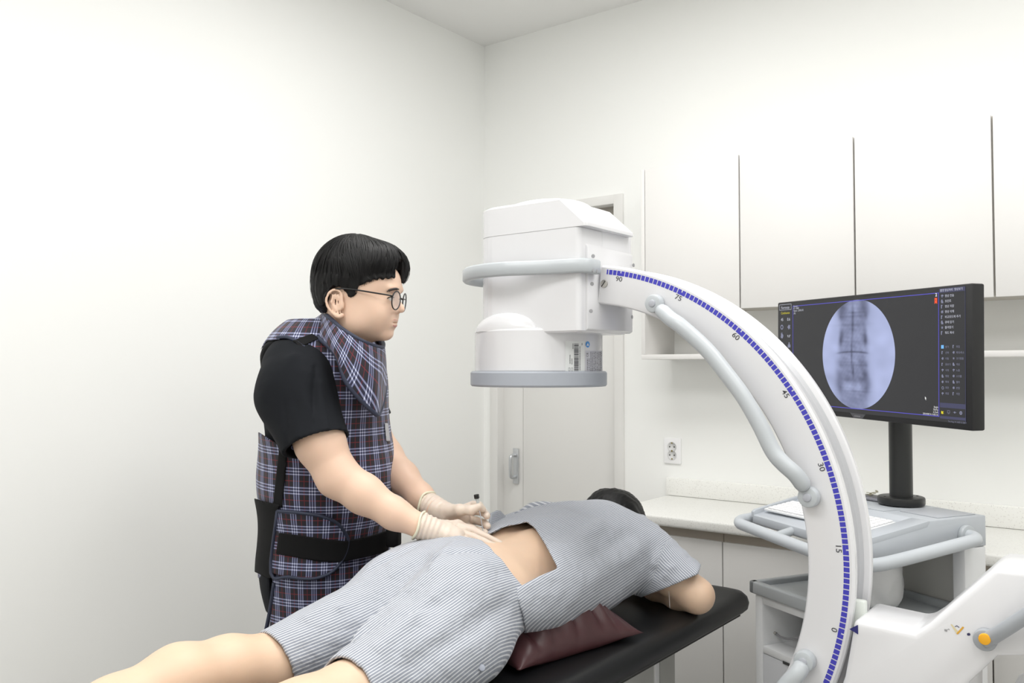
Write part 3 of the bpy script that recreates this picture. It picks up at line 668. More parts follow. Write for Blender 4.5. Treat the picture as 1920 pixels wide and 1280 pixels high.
for _ in range(26): f = rs.normal(0, 9, 2); dk += .006*np.sin(U_*f[0]+W_*f[1]+rs.rand()*6)
for _ in range(10): f = rs.normal(0, 40, 2); dk += .013*np.sin(U_*f[0]+W_*f[1]+rs.rand()*6)*np.exp(-((U_+.1)/.38)**4)
dk = np.clip(dk, -.12, .72)
base_c = np.array([.655, .690, .835]); dkc = np.array([.17, .18, .26])
colr = base_c[None]*(1-dk[:, None])+dkc[None]*dk[:, None]
colr = np.where(colr <= .04045, colr/12.92, ((colr+.055)/1.055)**2.4)
me = bpy.data.meshes.new('xr'); me.from_pydata([tuple(mp0+mu*(cxr+u*rxr)+mz*(cyr+v*ryr)+mn*.0010) for u, v in V], [], F)
at_ = me.color_attributes.new('Col', 'FLOAT_COLOR', 'POINT'); at_.data.foreach_set('color', np.c_[colr, np.ones(len(colr))].ravel().astype(np.float32))
m = emi('xray_picture', (1, 1, 1)); nt = m.node_tree; an_ = nd(nt, 'ShaderNodeAttribute', attribute_name='Col'); nt.links.new(an_.outputs['Color'], nt.nodes['Principled BSDF'].inputs['Emission Color'])
fin('spine_image', me, m, screen)
# pole, flange
cyl('pole', pb+np.array([0, 0, .02]), (pb[0], pb[1], 1.42), .0285, M_pole, mo, seg=40)
b = cyl_bm(pb+np.array([0, 0, .0005]), pb+np.array([0, 0, .021]), .0575, seg=56, r=.004); fl_ = fin('flange', bm_mesh(b), M_pole, mo)
for a in (45, 135, 225, 315):
    a = math.radians(a); c = pb+np.array([.046*math.cos(a), .046*math.sin(a), .0205]); cyl('flange_screw', c, c+np.array([0, 0, .0012]), .003, M_dark, fl_, seg=12)
frame_box('tilt_bracket', mp0, ax, (-.03+(pb-mp0)@mu, (v0+v1)/2-.06, -.075), (.03+(pb-mp0)@mu, (v0+v1)/2+.06, -.0355), M_pole, mo, .004)

# ================================================================== wheeled cart
M_cg = mat('cart_grey_plastic', (0.735, 0.755, 0.78), 0.4, bump=0.04, bscale=700, bdist=.0004)
M_cw = mat('cart_white_paint', (0.86, 0.865, 0.87), 0.35)
M_cin = mat('cart_inner_paint', (0.76, 0.755, 0.735), 0.5)
ul = np.array([-.879, .477, 0]); ub = np.array([.477, .879, 0]); uz = np.array([0, 0, 1.])
kart = thing('equipment_cart', 'pale grey and white wheeled cart with a tube rail, carrying the monitor and keyboard', 'cart', (pb[0], pb[1], 0))
axl = (ul, ub, uz); ob = np.array([pb[0], pb[1], 0.0])
# deck: side profile pushed sideways
prof = [(-.345, .936), (-.345, .9575), (-.145, .9865), (-.135, .9985), (.055, .9985), (.055, .925), (-.05, .925), (-.20, .920), (-.33, .930)]
b = prism_bm(prof, ob+ul*-.201, ub, uz, ul, .441, 0)
def skew(b):
    for v in b.verts:
        q = np.array(v.co)-ob; l_, k_ = q@ul, q@ub
        v.co += Vector(ub*(max(0, -k_-.20)/.145*(l_+.201)/.441*.052))

bevel(b, .022, 4, edges=[e for e in b.edges if abs((e.verts[0].co-e.verts[1].co).z) > .02 and abs((e.verts[0].co-e.verts[1].co).normalized().z) > .9 and min((e.verts[0].co-Vector(ob)).dot(Vector(ub)), 0) < -.3])
bevel(b, .004, 2)
skew(b); deck = fin('deck', bm_mesh(b, 'deck', 30), M_cg, kart)
for l0, wd_ in ((-.2008, .052), (.2275, .0123)):
    b = prism_bm([(-.3445, .950), (-.3445, .966), (-.33, .9715), (-.133, .9987), (-.133, .98)], ob+ul*l0, ub, uz, ul, wd_, 0); bevel(b, .002, 2); skew(b); fin('deck_lip', bm_mesh(b, 'lip', 30), M_cg, kart)
# recessed tray and seam lines on the deck
frame_box('deck_tray', ob+uz*.9987, axl, (-.185, -.09, 0), (-.075, .04, .0015), mat('deck_tray_grey', (0.70, 0.715, 0.74), 0.45), kart, .001)
frame_box('deck_pad', ob+uz*.9987, axl, (-.06, -.128, 0), (.22, -.07, .0012), M_cg, kart, .0005)
# rail
def Lp(l, bk, z): return ob+ul*l+ub*bk+uz*z
rail = [Lp(-.19, -.02, .957), Lp(-.225, -.024, .957), Lp(-.245, -.04, .955), Lp(-.25, -.08, .952), Lp(-.25, -.30, .930), Lp(-.245, -.365, .926), Lp(-.22, -.392, .925), Lp(-.15, -.394, .926), Lp(.17, -.352, .936), Lp(.225, -.342, .938), Lp(.255, -.315, .940), Lp(.262, -.28, .942), Lp(.268, -.16, .950), Lp(.262, -.13, .952), Lp(.235, -.125, .952)]
rl_ = tube('push_rail', smooth_path(rail, 6), .0148, mat('rail_grey', (0.75, 0.77, 0.79), 0.4), kart, 16)
cyl('rail_collar', Lp(-.2005, -.02, .957), Lp(-.214, -.02, .957), .0245, M_hg, rl_, r=.003)
cyl('rail_collar', Lp(.2405, -.125, .952), Lp(.252, -.125, .952), .021, M_hg, rl_, r=.003)
cyl('rail_stay', Lp(.06, -.30, .946), Lp(.06, -.366, .934), .011, M_hg, rl_)
# uprights and back panel
frame_box('back_panel', ob, axl, (-.19, .035, .735), (.20, .05, .925), M_cin, kart, .002)
frame_box('upright', ob, axl, (-.201, -.02, .10), (-.165, .055, .925), M_cw, kart, .006)
# lower body: sides, top tray, bay
tz_ = .765; fL, fR, fF, fB = .265, -.16, -.262, .034
bmc_ = bmesh.new()
def lb(lo, hi, m, name, r=.003): return frame_box(name, ob, axl, lo, hi, m, kart, r)
lb((fL-.03, fF, .06), (fL, fB, tz_-.03), M_cw, 'side_panel', .006); lb((fR, fF, .06), (fR+.03, fB, tz_-.03), M_cw, 'side_panel', .004)
lb((fR+.03, fB-.015, .06), (fL-.03, fB, tz_-.03), M_cin, 'rear_panel'); lb((fR+.03, fF, tz_-.052), (fL-.03, fB-.015, tz_-.0305), M_cw, 'top_rail')
zby = onP(1436, 1212, ob+ub*fF, ub)[2]
print('bay floor z', zby, 'tray corners', (onP(1416, 1100, ob+ub*fF, ub)-ob)@ul)
lb((fR+.03, fF, zby-.02), (fL-.03, fB-.015, zby), M_cw, 'bay_floor')
fp = lb((fR+.03, fF+.001, .06), (fL-.03, fF+.015, zby-.0205), mat('front_panel_grey', (0.78, 0.785, 0.80), 0.4), 'front_panel')
q = onP(1468, 1238, ob+ub*fF, ub)-ob; q2 = onP(1500, 1262, ob+ub*fF, ub)-ob
frame_box('display_window', ob, axl, (q2@ul-.02, fF-.0012, q2[2]+.006), (q@ul, fF+.0008, q[2]), mat('display_black', (.06, .07, .07), .15), fp, .0005)
# tray with raised rim
rim = mat('tray_rim_grey', (0.66, 0.675, 0.685), 0.4)
frame_box('tray_floor', ob, axl, (fR-.01, fF-.008, tz_-.0295), (fL+.01, fB-.002, tz_-.010), mat('tray_floor_grey', (0.72, 0.735, 0.745), 0.4), kart, .004)
bm = bmesh.new()
for lo, hi in (((fR-.01, fF-.010, tz_-.0292), (fL+.012, fF+.012, tz_+.004)), ((fL-.010, fF-.010, tz_-.0292), (fL+.012, fB, tz_+.004)), ((fR-.01, fB-.016, tz_-.0292), (fL+.012, fB, tz_+.008))):
    b = box_bm(lo, hi, .005, 3)
    for v in b.verts: v.co = Vector(ob+v.co.x*ul+v.co.y*ub+v.co.z*uz)
    join(bm, b)
fin('tray_rim', bm_mesh(bm), rim, kart)
for l in (fL-.04, fR+.04):
    for bk in (fF+.04, fB-.04):
        c = Lp(l, bk, .03); cyl('castor', c-ul*.012, c+ul*.012, .03, M_dark, kart, r=.006)
# keyboard
kz0 = .990; kslope = .136; un = ub+uz*kslope; un /= np.linalg.norm(un); kn = np.cross(un, ul); kn = kn if kn[2] > 0 else -kn
ko = Lp(-.140, -.268, .9985-kslope*(.268-.135)-.0118)
kb = thing('keyboard', 'white keyboard lying on the sloping front of the cart deck', 'keyboard', tuple(ko))
frame_box('key_base', ko, (ul, un, kn), (0, 0, 0), (.357, .098, .007), mat('keyboard_white', (0.93, 0.935, 0.94), 0.4), kb, .003)
krnd = mat('keycap_white', (0.96, 0.96, 0.965), 0.35)
me = None
ncol, nrow = 18, 6
for r_ in range(nrow):
    c_ = 0
    while c_ < ncol:
        wd = 5 if (r_ == 0 and c_ == 5) else 1
        o = np.array([.006+c_*.0190, 0.004+r_*.0152, .0071])
        if wd == 1 and me is not None:
            k = bpy.data.objects.new('key', me); COL.objects.link(k); k.parent = kb
            k.location = Vector(ul*o[0]+un*o[1]+kn*o[2])
        else:
            b = box_bm((0, 0, 0), (.0165+.019*(wd-1), .0132, .0045), .0022, 2)
            for v in b.verts: v.co = Vector(v.co.x*ul+v.co.y*un+v.co.z*kn)
            mm = bm_mesh(b, 'key'); mm.materials.append(krnd)
            if wd == 1: me = mm
            k = bpy.data.objects.new('key', mm); COL.objects.link(k); k.parent = kb; k.location = Vector(ul*o[0]+un*o[1]+kn*o[2])
        c_ += wd
# small things on the cart
q = onZ(1636, 935, 1.0)
gy = thing('gadget_pad', 'small flat grey device lying beside the monitor pole', 'device', tuple(q+uz*.0))
frame_box('pad_body', q, axl, (-.06, -.03, .0005), (.03, .02, .008), mat('pad_grey', (0.55, 0.55, 0.58), .4), gy, .002)
frame_box('pad_top', q, axl, (-.055, -.026, .0082), (.026, .016, .0095), mat('pad_dark', (0.45, 0.45, 0.47), .4), gy, .0005)
pk = thing('key_bunch', 'tiny bunch of metal keys on the grey device by the pole', 'keys', tuple(q+uz*.0098))
for i in range(5):
    a = rnd.uniform(0, 3.1); c = q+np.array([rnd.uniform(-.012, .012), rnd.uniform(-.008, .008), .0115+.0025*i]); d_ = np.array([math.cos(a), math.sin(a), rnd.uniform(-.1, .3)])
    frame_box('metal_key', c, (d_/np.linalg.norm(d_), np.array([-math.sin(a), math.cos(a), 0]), uz), (-.012, -.003, -.0006), (.012, .003, .0006), mat('key_metal', (.70, .68, .58), .3, metal=.8), pk)
# cable coil in the bay
zc0 = zby+.003
cc = Lp(.145, -.19, zc0)
M_cab = mat('cable_grey', (0.52, 0.52, 0.53), 0.4)
pts = []
for i in range(200):
    a = i/200*2*math.pi*6; r_ = .042+.006*math.sin(i*.37); pts.append(cc+ul*r_*math.cos(a)+uz*(.048+(r_)*math.sin(a)*.98)+ub*(.03+.004*math.sin(i*.11)+i*.0001))
cb = tag(tube('cable_coil', pts, .0035, M_cab, None, 8), 'grey cable coiled upright in the open bay of the cart', 'cable'); centre(cb)
wr = thing('plug_lead', 'thin grey lead with a small metal plug lying in the cart bay', 'cable', tuple(Lp(.2, -.22, zc0)))
P = [onP(x, y, ob+ub*-.22, ub) for x, y in ((1456, 1188), (1464, 1194), (1478, 1197), (1494, 1195), (1510, 1192))]
tube('lead', smooth_path(P, 5), .003, M_cab, wr, 8)
q = onP(1447, 1183, ob+ub*-.22, ub); cyl('metal_plug', q, P[0], .0042, M_steel, wr, seg=14)
# crumpled white bag on the tray
rs = np.random.RandomState(11)
b = bmesh.new(); bmesh.ops.create_icosphere(b, subdivisions=5, radius=1)
bc = Lp(.02, -.10, tz_+.0)
fr = rs.normal(0, 4.2, (14, 3)); ph = rs.rand(14)*6
for v in b.verts:
    p = np.array(v.co); d_ = 1+.045*np.abs(np.sin(fr@p+ph)).sum()/3-.05
    q = p*np.array([.085, .07, .105])*d_; q[2] = max(q[2]+.055, -.0095+.0005)
    v.co = Vector(bc+ul*q[0]+ub*q[1]+uz*q[2])
bag = tag(fin('plastic_bag', bm_mesh(b, 'bag', 80), mat('bag_white', (.92, .92, .92), .35)), 'crumpled white plastic bag on the lower tray, just behind the arc', 'bag'); centre(bag)

for o_ in bpy.data.objects:
    if o_.name.split('.')[0] in ('panel_icons', 'strip_icons', 'value_text', 'status_icons', 'panel_bands', 'degree_scale', 'barcode_print', 'rating_print'): o_['kind'] = 'stuff'
# ================================================================== signed-distance modelling kit
def smin(a, b, k):
    h = np.clip(.5+.5*(b-a)/k, 0, 1); return b+(a-b)*h-k*h*(1-h)
def smax(a, b, k): return -smin(-a, -b, k)
class Model:
    def __init__(s): s.p = []
    def add(s, fn, c, r, op='u', k=.02): s.p.append((fn, np.asarray(c, float), r, op, k)); return s
    def cone(s, a, b, ra, rb, k=.02, op='u', sc=None):
        a, b = np.asarray(a, float), np.asarray(b, float); ba = b-a; L = ba@ba
        def fn(P):
            pa = P-a; h = np.clip(pa@ba/L, 0, 1); return np.linalg.norm(pa-h[:, None]*ba, axis=1)-(ra+(rb-ra)*h)
        return s.add(fn, (a+b)/2, math.sqrt(L)/2+max(ra, rb), op, k)
    def chain(s, pts, k=.01, op='u'):
        for (a, ra), (b, rb) in zip(pts[:-1], pts[1:]): s.cone(a, b, ra, rb, k, op)
        return s
    def ell(s, c, r, R=None, k=.02, op='u'):
        c, r = np.asarray(c, float), np.asarray(r, float); R = np.eye(3) if R is None else R
        def fn(P):
            q = (P-c)@R; a = np.linalg.norm(q/r, axis=1); b = np.linalg.norm(q/(r*r), axis=1)+1e-9
            return a*(a-1)/b
        return s.add(fn, c, r.max(), op, k)
    def __call__(s, P, cull=True, base=1.0):
        D = np.full(len(P), base)
        c = P.mean(0); cr = np.sqrt(((P-c)**2).sum(1).max())
        for fn, pc, pr, op, k in s.p:
            if cull and np.linalg.norm(c-pc)-pr-cr > .09+k: continue
            d = fn(P)
            if op == 'u': D = smin(D, d, k)
            elif op == 's': D = smax(D, -d, k)
            else: D = smax(D, d, k)
        return D
CRN = np.array([(i, j, k) for i in (0, 1) for j in (0, 1) for k in (0, 1)])
EDG = [(a, b) for a in range(8) for b in range(a+1, 8) if np.abs(CRN[a]-CRN[b]).sum() == 1]
def sdf_mesh(f, lo, hi, h, name='sdf', B=8, coarse=None):
    lo = np.asarray(lo, float); hi = np.asarray(hi, float)
    S = B*h; nb = np.ceil((hi-lo)/S).astype(int)
    I = np.stack(np.meshgrid(*[np.arange(n) for n in nb], indexing='ij'), -1).reshape(-1, 3)
    Cc = lo+(I+.5)*S
    g = coarse or f
    d = np.concatenate([g(q) for q in np.array_split(Cc, max(1, len(Cc)//20000))])
    I = I[np.abs(d) < S*1.25]
    I = I[np.lexsort((I[:, 2]//4, I[:, 1]//4, I[:, 0]//4))]
    loc = np.stack(np.meshgrid(*[np.arange(B+1)]*3, indexing='ij'), -1).reshape(-1, 3)
    K = []; Vt = []; SG = []
    # group blocks into superblocks
    key = (I//4)@np.array([1, 1000, 1000000]); order = np.argsort(key, kind='stable'); I = I[order]; key = key[order]
    cuts = np.flatnonzero(np.diff(key))+1
    for grp in np.split(I, cuts):
        if len(grp) == 0: continue
        for sub in np.array_split(grp, max(1, len(grp)//32)):
            G = sub[:, None]*B+loc[None]; P = lo+G.reshape(-1, 3)*h
            D = f(P).reshape(len(sub), B+1, B+1, B+1)
            cs = np.stack([D[:, i:i+B, j:j+B, k:k+B] for i, j, k in CRN], -1)
            neg = cs < 0; act = neg.any(-1) & ~neg.all(-1)
            if not act.any(): continue
            idx = np.argwhere(act); v = cs[act]
            cell = sub[idx[:, 0]]*B+idx[:, 1:]
            acc = np.zeros((len(v), 3)); cnt = np.zeros(len(v))
            for a, b in EDG:
                s = (v[:, a] < 0) != (v[:, b] < 0); t = v[s, a]/(v[s, a]-v[s, b])
                acc[s] += CRN[a]+(CRN[b]-CRN[a])*t[:, None]; cnt[s] += 1
            Vt.append(lo+(cell+acc/cnt[:, None])*h); K.append(cell); SG.append(v[:, [0, 4, 2, 1]] < 0)
    if not K: raise RuntimeError('empty sdf '+name)
    K = np.concatenate(K); Vt = np.concatenate(Vt); SG = np.concatenate(SG)
    M1 = 4096; kk = (K+1)@np.array([M1*M1, M1, 1]); o = np.argsort(kk); kk = kk[o]; Vt = Vt[o]; SG = SG[o]; K = K[o]
    F = []
    st = [M1*M1, M1, 1]
    for ax in range(3):
        s = SG[:, 0] != SG[:, 1+ax]; u, w_ = [q for q in range(3) if q != ax]
        base = kk[s]; q = [base, base-st[u], base-st[u]-st[w_], base-st[w_]]
        ii = [np.searchsorted(kk, x) for x in q]; ok = np.ones(len(base), bool)
        for x, i in zip(q, ii): i[i >= len(kk)] = 0; ok &= kk[i] == x
        quad_ = np.stack(ii, -1)[ok]; flip = SG[s][ok][:, 0]
        if ax == 1: flip = ~flip
        quad_[~flip] = quad_[~flip][:, ::-1]
        F.append(quad_)
    F = np.concatenate(F)
    me = bpy.data.meshes.new(name)
    me.vertices.add(len(Vt)); me.vertices.foreach_set('co', Vt.ravel())
    me.loops.add(F.size); me.loops.foreach_set('vertex_index', F.ravel().astype(np.int32))
    me.polygons.add(len(F)); me.polygons.foreach_set('loop_start', np.arange(0, F.size, 4, dtype=np.int32))
    me.update(calc_edges=True); me.validate()
    me.polygons.foreach_set('use_smooth', [True]*len(me.polygons))
    print('sdf', name, len(Vt)); return me
def verts(me):
    a = np.empty(len(me.vertices)*3); me.vertices.foreach_get('co', a); return a.reshape(-1, 3)
def set_pat(me, U, V=None):
    at = me.attributes.new('pat', 'FLOAT_VECTOR', 'POINT'); V = np.zeros(len(U)) if V is None else V
    at.data.foreach_set('vector', np.stack([U, V, 0*U], -1).ravel().astype(np.float32))
def proj(P):
    q = P-CAM; t = q@FW; return 960+FPX*(q@RT)/t, 640-FPX*(q@UP)/t, t
def poly_sd(P, poly):
    """signed distance (metres, negative inside) to a polygon seen from the front, used to cut cloth pieces"""
    x, y, t = proj(P); p = np.array(poly, float); d = np.full(len(x), 1e9); ins = np.zeros(len(x), bool)
    for i in range(len(p)):
        a, b = p[i], p[(i+1) % len(p)]; e = b-a; wx, wy = x-a[0], y-a[1]
        h = np.clip((wx*e[0]+wy*e[1])/(e@e), 0, 1); d = np.minimum(d, (wx-e[0]*h)**2+(wy-e[1]*h)**2)
        c = (a[1] > y) != (b[1] > y)
        with np.errstate(divide='ignore', invalid='ignore'): ins ^= c & (x < a[0]+(y-a[1])*(b[0]-a[0])/(b[1]-a[1] if b[1] != a[1] else 1e-9))
    d = np.sqrt(d); return np.where(ins, -d, d)*t/FPX
def hit(px, py, f, off, t0=1.2, t1=3.5):
    """walk along sight lines to the surface f = off"""
    px, py = np.atleast_1d(px).astype(float), np.atleast_1d(py).astype(float)
    D = FW[None]+RT[None]*((px-960)/FPX)[:, None]+UP[None]*((640-py)/FPX)[:, None]; n = np.linalg.norm(D, axis=1); D = D/n[:, None]
    s = np.full(len(px), t0*1.0)
    for _ in range(70): s += np.clip(.8*(f(CAM+D*s[:, None])-off), -.05, .1)
    return CAM+D*np.clip(s, 0, t1)[:, None]
def sheet(name, grid, m, parent, thick=.002, pat=None):
    """grid (n,m,3) of points -> a cloth sheet with thickness"""
    G = np.asarray(grid, float); n, k = G.shape[:2]
    du = np.gradient(G, axis=0); dv = np.gradient(G, axis=1); N = np.cross(du, dv); N /= np.linalg.norm(N, axis=2)[..., None]+1e-12
    V = np.concatenate([(G+N*thick/2).reshape(-1, 3), (G-N*thick/2).reshape(-1, 3)]); o = n*k; F = []
    for i in range(n-1):
        for j in range(k-1):
            a = i*k+j; F.append((a, a+k, a+k+1, a+1)); F.append((o+a, o+a+1, o+a+k+1, o+a+k))
    for i in range(n-1):
        for j in (0, k-1): a = i*k+j; F.append((a, a+k, o+a+k, o+a) if j else (a, o+a, o+a+k, a+k))
    for j in range(k-1):
        for i in (0, n-1): a = i*k+j; F.append((a, a+1, o+a+1, o+a) if i == 0 else (a, o+a, o+a+1, a+1))
    me = bpy.data.meshes.new(name); me.from_pydata(V.tolist(), [], F); me.update()
    b = bmesh.new(); b.from_mesh(me); bmesh.ops.recalc_face_normals(b, faces=b.faces); b.to_mesh(me); b.free()
    if pat is not None: set_pat(me, np.concatenate([pat[0].ravel()]*2), np.concatenate([pat[1].ravel()]*2))
    return fin(name, me, m, parent, smooth=True)
def grid_interp(rows, nu=24, nv=12):
    """rows: list of polylines (same count of control points) -> fine grid through them"""
    R = [smooth_path(r_, max(2, nu//(len(r_)-1))) for r_ in rows]; R = np.array(R)
    return np.stack([smooth_path(R[:, j], max(2, nv//max(1, len(rows)-1))) if len(rows) > 2 else np.linspace(R[0, j], R[1, j], nv) for j in range(R.shape[1])], 1)

# ------------------------------------------------------------------ cloth and skin materials
def plaid(name, per=.046):
    m = mat(name, (0.1, 0.1, 0.1), 0.75, sheen=.15); nt = m.node_tree; L = nt.links; b = nt.nodes['Principled BSDF']
    at = nd(nt, 'ShaderNodeAttribute', attribute_name='pat'); sp = nd(nt, 'ShaderNodeSeparateXYZ'); L.new(at.outputs['Vector'], sp.inputs[0])
    def lines(src, cs, w_):
        d = nd(nt, 'ShaderNodeMath', operation='DIVIDE'); L.new(src, d.inputs[0]); d.inputs[1].default_value = per
        fr = nd(nt, 'ShaderNodeMath', operation='FRACT'); L.new(d.outputs[0], fr.inputs[0]); out = None
        for c in cs:
            cmp_ = nd(nt, 'ShaderNodeMath', operation='COMPARE'); L.new(fr.outputs[0], cmp_.inputs[0]); cmp_.inputs[1].default_value = c; cmp_.inputs[2].default_value = w_
            if out is None: out = cmp_.outputs[0]
            else: a = nd(nt, 'ShaderNodeMath', operation='MAXIMUM'); L.new(out, a.inputs[0]); L.new(cmp_.outputs[0], a.inputs[1]); out = a.outputs[0]
        return out
    def mixc(fac, a, c, k=1.0):
        mx = nd(nt, 'ShaderNodeMix', data_type='RGBA')
        if k != 1: q = nd(nt, 'ShaderNodeMath', operation='MULTIPLY'); L.new(fac, q.inputs[0]); q.inputs[1].default_value = k; fac = q.outputs[0]
        L.new(fac, mx.inputs[0])
        if isinstance(a, tuple): mx.inputs[6].default_value = (*lin(a), 1)
        else: L.new(a, mx.inputs[6])
        mx.inputs[7].default_value = (*lin(c), 1); return mx.outputs[2]
    cs = (.34, .50, .66); wv, wh = lines(sp.outputs[0], cs, .030), lines(sp.outputs[1], cs, .030)
    rv, rh = lines(sp.outputs[0], (.0, 1.0), .022), lines(sp.outputs[1], (.0, 1.0), .022)
    bv, bh = lines(sp.outputs[0], (.5,), .22), lines(sp.outputs[1], (.5,), .22)
    c = mixc(bv, (0.115, 0.10, 0.14), (0.16, 0.17, 0.29), .8); c = mixc(bh, c, (0.16, 0.17, 0.29), .55)
    c = mixc(rv, c, (0.46, 0.13, 0.17), .75); c = mixc(rh, c, (0.46, 0.13, 0.17), .75)
    c = mixc(wv, c, (0.60, 0.62, 0.76), .75); c = mixc(wh, c, (0.60, 0.62, 0.76), .75)
    bb = nd(nt, 'ShaderNodeMath', operation='MULTIPLY'); L.new(wv, bb.inputs[0]); L.new(wh, bb.inputs[1]); c = mixc(bb.outputs[0], c, (0.88, 0.90, 0.96), .9)
    L.new(c, b.inputs['Base Color']); return m
def striped(name, per, base, line, duty=.30, bump=.25):
    m = mat(name, base, 0.8, sheen=.1); nt = m.node_tree; L = nt.links; b = nt.nodes['Principled BSDF']
    at = nd(nt, 'ShaderNodeAttribute', attribute_name='pat'); sp = nd(nt, 'ShaderNodeSeparateXYZ'); L.new(at.outputs['Vector'], sp.inputs[0])
    d = nd(nt, 'ShaderNodeMath', operation='DIVIDE'); L.new(sp.outputs[0], d.inputs[0]); d.inputs[1].default_value = per
    fr = nd(nt, 'ShaderNodeMath', operation='FRACT'); L.new(d.outputs[0], fr.inputs[0])
    c = nd(nt, 'ShaderNodeMath', operation='COMPARE'); L.new(fr.outputs[0], c.inputs[0]); c.inputs[1].default_value = .5; c.inputs[2].default_value = duty
    mx = nd(nt, 'ShaderNodeMix', data_type='RGBA'); L.new(c.outputs[0], mx.inputs[0]); mx.inputs[6].default_value = (*lin(base), 1); mx.inputs[7].default_value = (*lin(line), 1)
    L.new(mx.outputs[2], b.inputs['Base Color'])
    tc = nd(nt, 'ShaderNodeTexCoord'); n = nd(nt, 'ShaderNodeTexNoise'); n.inputs['Scale'].default_value = 26; n.inputs['Detail'].default_value = 3; L.new(tc.outputs['Object'], n.inputs['Vector'])
    bp = nd(nt, 'ShaderNodeBump'); bp.inputs['Strength'].default_value = bump; bp.inputs['Distance'].default_value = .016; L.new(n.outputs['Fac'], bp.inputs['Height']); L.new(bp.outputs[0], b.inputs['Normal'])
    return m
M_plaid = plaid('plaid_cloth')
M_blk = mat('black_scrub_cloth', (0.075, 0.085, 0.105), 0.85, spec=.25, bump=.3, bscale=14, bdist=.006)
M_trs = mat('black_trouser_cloth', (0.05, 0.06, 0.07), 0.85, spec=.25, bump=.3, bscale=14, bdist=.006)
M_strap = mat('black_webbing', (0.055, 0.055, 0.062), 0.8, spec=.25, bump=.25, bscale=500, bdist=.0005)
M_pipe = mat('navy_piping', (0.165, 0.19, 0.27), 0.6)
M_hair = mat('black_hair', (0.045, 0.042, 0.045), 0.5, spec=.28)
def skin(name, rgb):
    m = mat(name, rgb, 0.5, sss=.12, bump=.08, bscale=450, var=.035, vscale=14, bdist=.0006); return m
M_skin = skin('skin_light', (0.885, 0.755, 0.665)); M_skin2 = skin('skin_patient', (0.875, 0.755, 0.650))

# ================================================================== the standing man
E1, E2, E3 = RT.copy(), np.array([-math.sin(YAW), math.cos(YAW), 0]), np.array([0, 0, 1.])
def rotf(deg): a = math.radians(deg); f_ = math.cos(a)*E1+math.sin(a)*E2; l_ = -math.sin(a)*E1+math.cos(a)*E2; return np.stack([f_, l_, E3], 1)
RH = rotf(-10); RT_ = rotf(-8)
J = atT
HO = J(679.4, 573.8, 2.12)
def H(x, y, z): return HO+RH@(np.array([x, y, z])*.001)
def hr(*r): return np.array(r)*.001
head = Model()
head.ell(H(-12, 0, 58), hr(92, 76, 88), RH, .02).ell(H(-35, 0, 22), hr(68, 66, 60), RH, .03)
head.ell(H(28, 0, 2), hr(60, 62, 78), RH, .03).ell(H(46, 0, 58), hr(50, 60, 44), RH, .02)
head.ell(H(20, 0, -46), hr(56, 56, 38), RH, .02).ell(H(60, 0, -70), hr(17, 20, 14), RH, .018)
for s in (1, -1):
    head.ell(H(46, s*34, -20), hr(34, 27, 34), RH, .02).ell(H(-6, s*50, -38), hr(26, 17, 30), RH, .03).ell(H(82, s*22, 40), hr(13, 24, 8), RH, .015)
    head.ell(H(97, s*31, 19), hr(14, 16, 11), RH, .012, 's')
    head.ell(H(74, s*31, 17), hr(13.5, 14.5, 13), RH, .006)
    head.ell(H(89, s*33, 15), hr(10, 13, 4.2), RH, .002, 's')
head.cone(H(88, 0, 32), H(94, 0, -4), .0055, .008, .008).cone(H(98.5, 0, -5), H(99, 0, -9), .0086, .0090, .006)
for s in (1, -1): head.cone(H(86, s*11, -13), H(88, s*10, -13), .0075, .007, .005)
head.ell(H(72, 0, -40), hr(15, 27, 23), RH, .01).ell(H(82.0, 0, -35), hr(5.5, 25, 4.2), RH, .003).ell(H(79.8, 0, -48), hr(6, 22, 5.2), RH, .003)
head.ell(H(90, 0, -41.3), hr(14, 27, 1.4), RH, .002, 's').ell(H(84, 0, -59), hr(7, 22, 5), RH, .008, 's')
for s in (1, -1):
    def ep(x, z, e=0, s=s): return H(x, s*(77+(-22-x)*.28+e), z)
    head.ell(ep(-36, 0, -1), hr(16, 3.2, 26), RH, .004)
    hel = [(-22, 6), (-24, 24), (-33, 33), (-46, 31), (-56, 18), (-57, 2), (-50, -14), (-40, -25), (-28, -31), (-21, -26)]
    hp = smooth_path([ep(x, z, 2) for x, z in hel], 3)
    head.chain([(p, .0031 if i < 22 else .0046) for i, p in enumerate(hp)], .002)
    head.ell(ep(-36, 4, 5), hr(12, 6, 19), RH, .003, 's').cone(ep(-22, 0, 1), ep(-22, -8, 1), .005, .0045, .004)
    head.chain([(ep(-43, 20, 1), .0024), (ep(-46, 4, 1), .0028), (ep(-39, -12, 1), .0028)], .003)
neck = Model(); neck.cone(H(-30, 0, -30), H(-60, 0, -135), .058, .060, .03)
# torso, in picture-measured places at true distances
tors = Model()
tors.ell(J(608, 742, 2.235), (.135, .200, .20), RT_, .03).ell(J(603, 680, 2.23), (.105, .175, .078), RT_, .05).ell(J(616, 890, 2.255), (.152, .185, .21), RT_, .05).ell(J(612, 1040, 2.275), (.140, .180, .17), RT_, .05)
body = Model()
for pr in tors.p: body.p.append(pr)
SR, ER, WR = J(560, 700, 2.06), J(633, 893, 2.0), J(786, 985, 1.965)
armR = [(J(572, 690, 2.09), .062), (J(560, 715, 2.05), .062), (J(600, 830, 2.01), .056), (ER, .0475), (J(682, 926, 1.99), .0435), (J(740, 963, 1.975), .034), (WR, .0275)]
armL = [(J(640, 690, 2.36), .060), (J(652, 720, 2.38), .058), (J(690, 800, 2.36), .052), (J(722, 855, 2.31), .045), (J(755, 895, 2.24), .040), (J(788, 930, 2.17), .031), (J(814, 953, 2.12), .0265)]
body.chain(armR, .02); body.chain(armL, .02)
